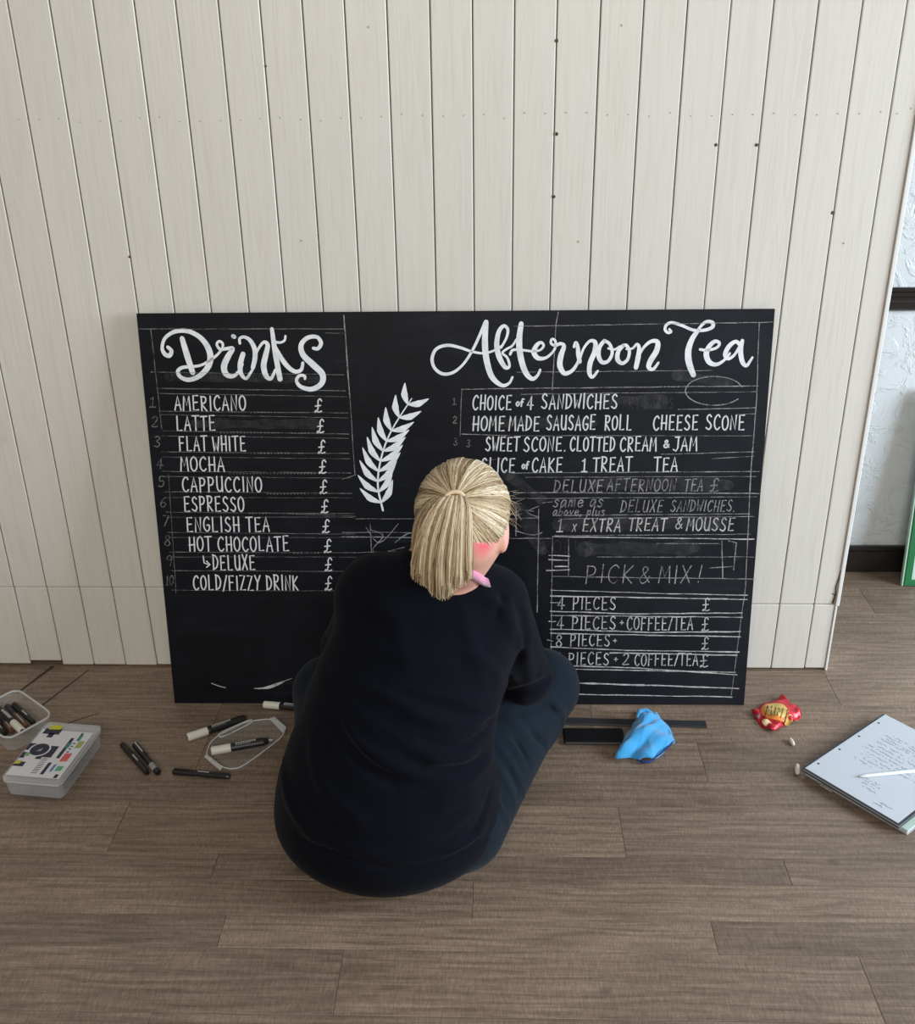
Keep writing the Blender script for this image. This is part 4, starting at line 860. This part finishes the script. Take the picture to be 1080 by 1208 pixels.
for k in range(7): bq(pr, .22, .34+k*.05, .26, .36+k*.05, .0521)
pr.build('print', K, lab, kind='stuff')
cc = np.array(boxpt(.74, .50, .0523)); disc = [cc+ux*.026*math.cos(a)+uy*.026*math.sin(a) for a in np.linspace(0, 2*math.pi, 29)[:-1]]; obj('print_disc', disc, [tuple(range(28))], mat('card_disc', (.74, .75, .78), .5), lab)
disc = [cc+[0, 0, .0002]+ux*.022*math.cos(a)+uy*.022*math.sin(a) for a in np.linspace(0, 2*math.pi, 29)[:-1]]; obj('print_disc', disc, [tuple(range(28))], K, lab)
for k in range(4): bq(MB(), .70+.02*k, .47+.015*k, .712+.02*k, .53, .0526).build('print', M_LBL, lab)
for (a0, b0, a1, b1, c_) in ((.66, .05, .86, .13, (.62, .62, .03)), (.88, .70, .98, .76, (.6, .55, .05)), (.84, .56, .92, .62, (.2, .4, .2)), (.14, .52, .26, .66, (.65, .12, .12)), (.12, .74, .22, .82, (.1, .40, .2)), (.08, .30, .18, .42, (.35, .42, .12)), (.28, .34, .34, .44, (.05, .25, .3)), (.18, .2, .22, .3, (.05, .3, .3)), (.26, .72, .30, .84, (.1, .2, .5))):
    bq(MB(), a0, b0, a1, b1, .0525, .01).build('print_patch', mat('card_colour', c_, .5), lab)

# dark straightedge, phone, cloth
def slab(name, corners, z0, z1, mt, parent=None, ch=.001):
    A, B, C_, D_ = [np.array(on_z(x, y, z1)) for x, y in corners]
    x = (B-A+C_-D_)/2; L_ = np.linalg.norm(x); x /= L_; y = (D_-A+C_-B)/2; y = y-x*(y@x); Wd = np.linalg.norm(y); y /= Wd; zz = np.cross(x, y); c = (A+B+C_+D_)/4
    if zz[2] < 0: y = -y; zz = -zz
    M = Matrix([[x[i], y[i], zz[i], c[i]] for i in range(3)]+[[0, 0, 0, 1]]); M[2][3] = 0
    return M, L_, Wd
M, L_, Wd = slab('', [(640, 846), (834, 850), (834, 858), (640, 853)], 0, .004, None)
ru = thing('straightedge', (0, 0, 0), label='long dark grey straightedge lying on the floor below the chalkboard, passing under the blue cloth', cat='ruler'); ru.matrix_world = M
MB().box(-L_/2, L_/2, -Wd/2, Wd/2, .0005, .0045, .001).build('bar', mat('anodised_bar', (.045, .047, .052), .38, .3), ru)
M, L_, Wd = slab('', [(666, 858), (738, 858), (735, 877), (664, 876)], 0, .009, None)
ph = thing('smartphone', (0, 0, 0), label='black smartphone lying face up on the floor between the knee and the blue cloth', cat='phone'); ph.matrix_world = M
MB().box(-L_/2, L_/2, -Wd/2, Wd/2, .0006, .0085, .003).build('case', M_BLK, ph)
MB().box(-L_/2+.003, L_/2-.003, -Wd/2+.003, Wd/2-.003, .0084, .0090, .0003).build('screen', mat('dark_glass', (.003, .003, .004), .4), ph)

# blue cloth: crumpled folded mound
M_CLOTH = fabric('blue_microfibre', (.035, .30, .66), (.07, .42, .80), 500, .8, .5)
outl = [(724, 897), (748, 893), (752, 897), (772, 897), (797, 875), (789, 856), (775, 843), (755, 838), (752, 846), (744, 860), (732, 878)]
cp = np.array([on_z(x, y, .006)[:2] for x, y in outl]); cc = cp.mean(0)+[.004, .002]
def inside_r(th):
    best = 0; d = np.array([math.cos(th), math.sin(th)])
    for i in range(len(cp)):
        a, b = cp[i]-cc, cp[(i+1) % len(cp)]-cc; e = b-a; den = d[0]*e[1]-d[1]*e[0]
        if abs(den) < 1e-12: continue
        t_ = (a[0]*e[1]-a[1]*e[0])/den; u_ = (a[0]*d[1]-a[1]*d[0])/den
        if t_ > 0 and -1e-9 <= u_ <= 1+1e-9: best = max(best, t_)
    return best
NT, NR = 96, 26; v = []; f = []
rdir = np.array([-.62, -.78]); rd2 = np.array([.78, -.62])
for j in range(NR+1):
    for i in range(NT):
        th = 2*math.pi*i/NT; R_0 = inside_r(th); s_ = j/NR; P = np.array([math.cos(th), math.sin(th)])*R_0*s_
        a = P@rd2; b = P@rdir
        z = .034*(1-s_**2.2)+.006*math.sin(a*150+b*20)*(1-s_*.5)+.009*math.exp(-((a+.012)/.008)**2)*(1-s_**4)-.006*math.exp(-((a-.02)/.006)**2)+.004*math.sin(b*90+a*40)
        if s_ > .9: z += .004*math.sin(th*7)
        v.append((cc[0]+P[0], cc[1]+P[1], max(z, .0)+.0062))
for j in range(NR):
    for i in range(NT): k = (i+1) % NT; f.append((j*NT+i, (j+1)*NT+i, (j+1)*NT+k, j*NT+k))
cl = obj('cleaning_cloth', v, f, M_CLOTH, None, True); tag(cl, 'crumpled bright blue microfibre cloth lying over the dark straightedge', 'cloth')
sd = cl.modifiers.new('s', 'SOLIDIFY'); sd.thickness = .004; sd.offset = -1
hem = MB(); e = [on_z(x, y, .012) for x, y in ((770, 896), (780, 889), (789, 881), (796, 874))]; hem.tube(e, [.001, .0022, .0022, .001], 6)
e = [on_z(x, y, .008) for x, y in ((751, 896), (758, 899), (766, 899), (772, 896))]; hem.tube(e, [.001, .003, .003, .001], 6)
hem.build('hem', mat('navy_hem', (.01, .03, .16), .9), cl, True)['label'] = 'navy stitched hem'
roll = MB(); e = [on_z(x, y, .040) for x, y in ((752, 846), (755, 839), (763, 838), (770, 841))]; roll.tube(e, [.003, .006, .006, .003], 8); roll.build('rolled_corner', M_CLOTH, cl, True)

# snack packet
M_RED = mat('red_foil', (.55, .02, .035), .28, .25); v = coords(M_RED, (1, 1, 1)); bump(M_RED, noise(M_RED, v, 55, 3), .5, .004)
oc = [(886, 838), (902, 829), (925, 820), (931, 826), (945, 833), (946, 846), (930, 852), (913, 863), (899, 856)]
cp = np.array([on_z(x, y, .006)[:2] for x, y in oc]); cc = cp.mean(0); v = []; f = []; NT, NR = 72, 16; vt = []
for j in range(NR+1):
    for i in range(NT):
        th = 2*math.pi*i/NT; R_0 = inside_r(th); s_ = j/NR; P = np.array([math.cos(th), math.sin(th)])*R_0*s_
        z = .020*(1-s_**2.5)+(.2+.8*s_)*(.0026*math.sin(P[0]*170+P[1]*60)+.0018*math.sin(P[1]*230-P[0]*90+1))+(.006*math.sin(th*6+1)*(s_ > .8))
        v.append((cc[0]+P[0], cc[1]+P[1], max(z, 0)+.0015))
for j in range(NR):
    for i in range(NT): k = (i+1) % NT; f.append((j*NT+i, (j+1)*NT+i, (j+1)*NT+k, j*NT+k))
pk = obj('snack_packet', v, f, M_RED, None, True); tag(pk, 'crumpled red foil snack packet with yellow print and black letters, lying right of the chalkboard', 'packet')
sd = pk.modifiers.new('s', 'SOLIDIFY'); sd.thickness = .001; sd.offset = -1
def pkz(P):
    p = np.array(P[:2])-cc; th = math.atan2(p[1], p[0]) % (2*math.pi); s_ = min(np.hypot(*p)/max(inside_r(th), 1e-6), 1)
    return max(.020*(1-s_**2.5)+(.2+.8*s_)*(.0026*math.sin(p[0]*170+p[1]*60)+.0018*math.sin(p[1]*230-p[0]*90+1)), 0)+.0026
def patch(pts, name, mt, lift=.0, n=6):       # follow the packet surface
    P = [on_z(x, y, .018) for x, y in pts]; c = np.mean(P, 0); vv = [(c[0], c[1], pkz(c)+lift)]; ff = []; m_ = len(P)
    for j in range(1, n+1):
        for i in range(m_): q_ = c+(P[i]-c)*j/n; vv.append((q_[0], q_[1], pkz(q_)+lift))
    for i in range(m_): ff.append((0, 1+i, 1+(i+1) % m_))
    for j in range(n-1):
        for i in range(m_): a = 1+j*m_+i; b = 1+j*m_+(i+1) % m_; ff.append((a, a+m_, b+m_, b))
    return obj(name, vv, ff, mt, pk, True)
def ellp(cx, cy, rx, ry, rot, n=18): return [(cx+rx*math.cos(a)*math.cos(rot)-ry*math.sin(a)*math.sin(rot), cy+rx*math.cos(a)*math.sin(rot)+ry*math.sin(a)*math.cos(rot)) for a in np.linspace(0, 2*math.pi, n+1)[:-1]]
patch(ellp(915, 839, 17, 9, .25), 'print_patch', mat('orange_print', (.75, .24, .04), .35), .0)
patch(ellp(916, 838, 14, 7, .22), 'print_patch', mat('yellow_print', (.70, .50, .16), .4), .0005)
patch(ellp(906, 850, 7, 2.5, .4), 'print_patch', mat('cream_print', (.75, .60, .35), .4), .0005)
patch(ellp(932, 846, 6, 3, -.6), 'print_patch', mat('gold_print', (.65, .40, .08), .4), .0006)
patch(ellp(893, 838, 7, 2, .9), 'print_patch', mat('silver_print', (.55, .55, .55), .3, .6), .0005)
lt = MB()
def pstroke(pts, r=.0010): lt.tube([(*on_z(x, y, .02)[:2], pkz(on_z(x, y, .02))+.0022) for x, y in pts], r, 5)
for k, ch in enumerate('MINI'):
    x0 = (903, 912.5, 916.5, 926)[k]; y0 = 842+(x0-903)*.22
    for st_ in G[ch]: pstroke([(x0+u_*11+v_*2.0, y0-v_*9+u_*2) for u_, v_ in st_])
lt.build('lettering', M_BLK, pk)

# chalk stubs
M_STUB = mat('cream_stub', (.70, .62, .55), .6)
for (a, b, r, lab_) in (((932, 871), (937, 879), .0052, 'small cream peg-like stub lying just below the red packet'), ((941, 902), (941, 913), .0062, 'small cream stub lying beside the corner of the notebook')):
    A, B = on_z(*a, r+.0005), on_z(*b, r+.0005); M, L_ = frame_to(A, B, r); t = thing('chalk_stub', (0, 0, 0), label=lab_, cat='chalk', group='cream stubs on the floor'); t.matrix_world = M
    MB().lathe([(r*.4, 0), (r*.8, .002), (r, L_*.3), (r, L_*.7), (r*.7, L_-.002), (r*.3, L_)], 12).build('stub', M_STUB, t, True)

# notebook stack
NBz = [.001, .009, .020, .028]
A = on_z(948, 903, .030); B = on_z(1044, 839, .030); C_ = on_z(1066, 968, .030)
ex_ = B-A; Ln = np.linalg.norm(ex_); ex_ /= Ln; ey_ = C_-A; ey_ = ey_-ex_*(ey_@ex_); Wn = .215; ey_ /= np.linalg.norm(ey_)
Wn = np.linalg.norm(C_-A)*1.0
M_PAPER = mat('paper', (.56, .60, .66), .7); M_COVER = mat('dark_cover', (.03, .035, .045), .5); M_GREYC = mat('grey_card', (.42, .40, .40), .6)
def nb_frame(z, dx=0, dy=0, rot=0):
    c, s_ = math.cos(rot), math.sin(rot); x = ex_*c+ey_*s_; y = -ex_*s_+ey_*c; zz = np.cross(x, y); o_ = A+ex_*dx+ey_*dy
    if zz[2] < 0: zz = -zz
    return Matrix([[x[0], y[0], 0, o_[0]], [x[1], y[1], 0, o_[1]], [0, 0, 1, z], [0, 0, 0, 1]])
def rbox(name, x0, x1, y0, y1, z0, z1, mt, parent, ch=.001):
    o = MB().box(x0, x1, y0, y1, z0, z1, ch).build(name, mt, parent); bm = bmesh.new(); bm.from_mesh(o.data); bmesh.ops.recalc_face_normals(bm, faces=bm.faces); bm.to_mesh(o.data); bm.free(); return o
nb0 = thing('notebook', (0, 0, 0), label='closed pale notebook at the bottom of the notebook stack', cat='notebook'); nb0.matrix_world = nb_frame(.0005, .008, .003, -.01)
rbox('cover', 0, Ln, 0, Wn+.012, 0, .0015, M_GREYC, nb0); rbox('page_block', .001, Ln-.001, .001, Wn+.010, .0016, .0105, M_PAPER, nb0); rbox('cover', 0, Ln, 0, Wn+.012, .0106, .012, mat('pale_green_cover', (.45, .60, .52), .5), nb0)
rbox('index_tab', -.010, .012, .045, .075, .004, .0048, M_GREYC, nb0, .0003)
nb1 = thing('refill_pad', (0, 0, 0), label='punched writing pad with dark cover and handwritten page, on top of the notebook stack', cat='notepad'); nb1.matrix_world = nb_frame(.0130, 0, 0, 0)
rbox('back_cover', 0, Ln, 0, Wn, 0, .0015, M_COVER, nb1); rbox('page_block', .002, Ln-.002, .001, Wn-.002, .0016, .0085, mat('grey_page_edge', (.35, .37, .40), .7), nb1)
rbox('folded_cover', -.001, Ln, -.001, Wn+.001, .0086, .0100, M_COVER, nb1)
pg = rbox('page', .003, Ln-.002, .004, Wn-.006, .0101, .0110, M_PAPER, nb1, .0002)
hp = MB()
for x in (.12, .37, .61, .86):
    c_ = (x*Ln, .014); hp.add([(c_[0]+.003*math.cos(a), c_[1]+.003*math.sin(a), .0112) for a in np.linspace(0, 2*math.pi, 13)[:-1]], [tuple(range(12))])
hp.build('punch_hole', M_COVER, nb1, kind='stuff')
M_PENCIL = mat('pencil_writing', (.10, .12, .17), .8); wr = MB()
def scrawl(x, y, L_, h):
    n = int(L_/.0018); prev = None
    for i in range(n):
        if random.random() < .16: prev = None; continue
        q_ = (x+random.uniform(-.2, .2)*h, y+i*.0022)
        p2 = (q_[0]-random.choice((0, .5, 1))*h, q_[1]+.0008)
        if prev:
            a, b = np.array(prev), np.array(p2); d_ = b-a; nn = np.array([-d_[1], d_[0]]); nn = nn/(np.linalg.norm(nn)+1e-9)*.00045
            wr.add([(*(a+nn), .0113), (*(a-nn), .0113), (*(b-nn), .0113), (*(b+nn), .0113)], [(0, 1, 2, 3)])
        prev = p2
for x, y, L_ in [(.93, .10, .05), (.80, .06, .075), (.77, .05, .085), (.74, .06, .07), (.71, .05, .09), (.66, .05, .1), (.62, .06, .11), (.58, .045, .08), (.54, .04, .10), (.50, .06, .09), (.46, .05, .12), (.42, .05, .06), (.38, .05, .04), (.25, .11, .03), (.22, .11, .035), (.19, .11, .03), (.16, .12, .03), (.10, .17, .03), (.07, .165, .035)]:
    scrawl(x*Ln, y, L_, .0042)
wr.build('handwriting', M_PENCIL, nb1, kind='stuff')
# white pen on the pad
pw_ = pen('marker', on_z(1014, 916, .0285), on_z(1095, 908, .0285), .0040, 'thin white pen lying across the handwritten pad', 'pen', 'none')
M, L_ = frame_to(on_z(1014, 916, .0285), on_z(1095, 908, .0285), .004)
pw_.name = 'writing_pen'
MB().lathe([(.0007, 0), (.0012, .004), (.0034, .012), (.0040, .016), (.0040, L_), (.002, L_+.003)], 12).build('barrel', mat('white_pen', (.80, .84, .84), .35), pw_, True)
MB().lathe([(.0004, -.003), (.0009, .0015)], 8).build('nib', M_BLK, pw_)

# green framed board leaning by the plaster wall
gfp = on_z(1066.5, 692)
gf = thing('framed_board', (gfp[0], gfp[1], 0), label='green-framed pale board leaning against the plaster wall at the right edge', cat='board'); gf.rotation_euler = (-.10, 0, -.02)
M_GREEN = mat('green_frame_paint', (.02, .17, .06), .4); M_PALE = mat('pale_panel', (.55, .66, .60), .5); gH, gW, fw = .62, .48, .022
MB().box(fw, gW-fw, .006, .012, fw, gH-fw).build('panel', M_PALE, gf)
MB().box(0, gW, 0, .018, .001, fw, .002).build('frame_rail', M_GREEN, gf); MB().box(0, gW, 0, .018, gH-fw, gH, .002).build('frame_rail', M_GREEN, gf)
MB().box(0, fw, 0, .018, fw, gH-fw, .002).build('frame_stile', M_GREEN, gf); MB().box(gW-fw, gW, 0, .018, fw, gH-fw, .002).build('frame_stile', M_GREEN, gf)
MB().box(-.006, -.0005, .002, .016, .001, gH, .001).build('edge_strip', mat('pale_green_edge', (.45, .62, .50), .4), gf)
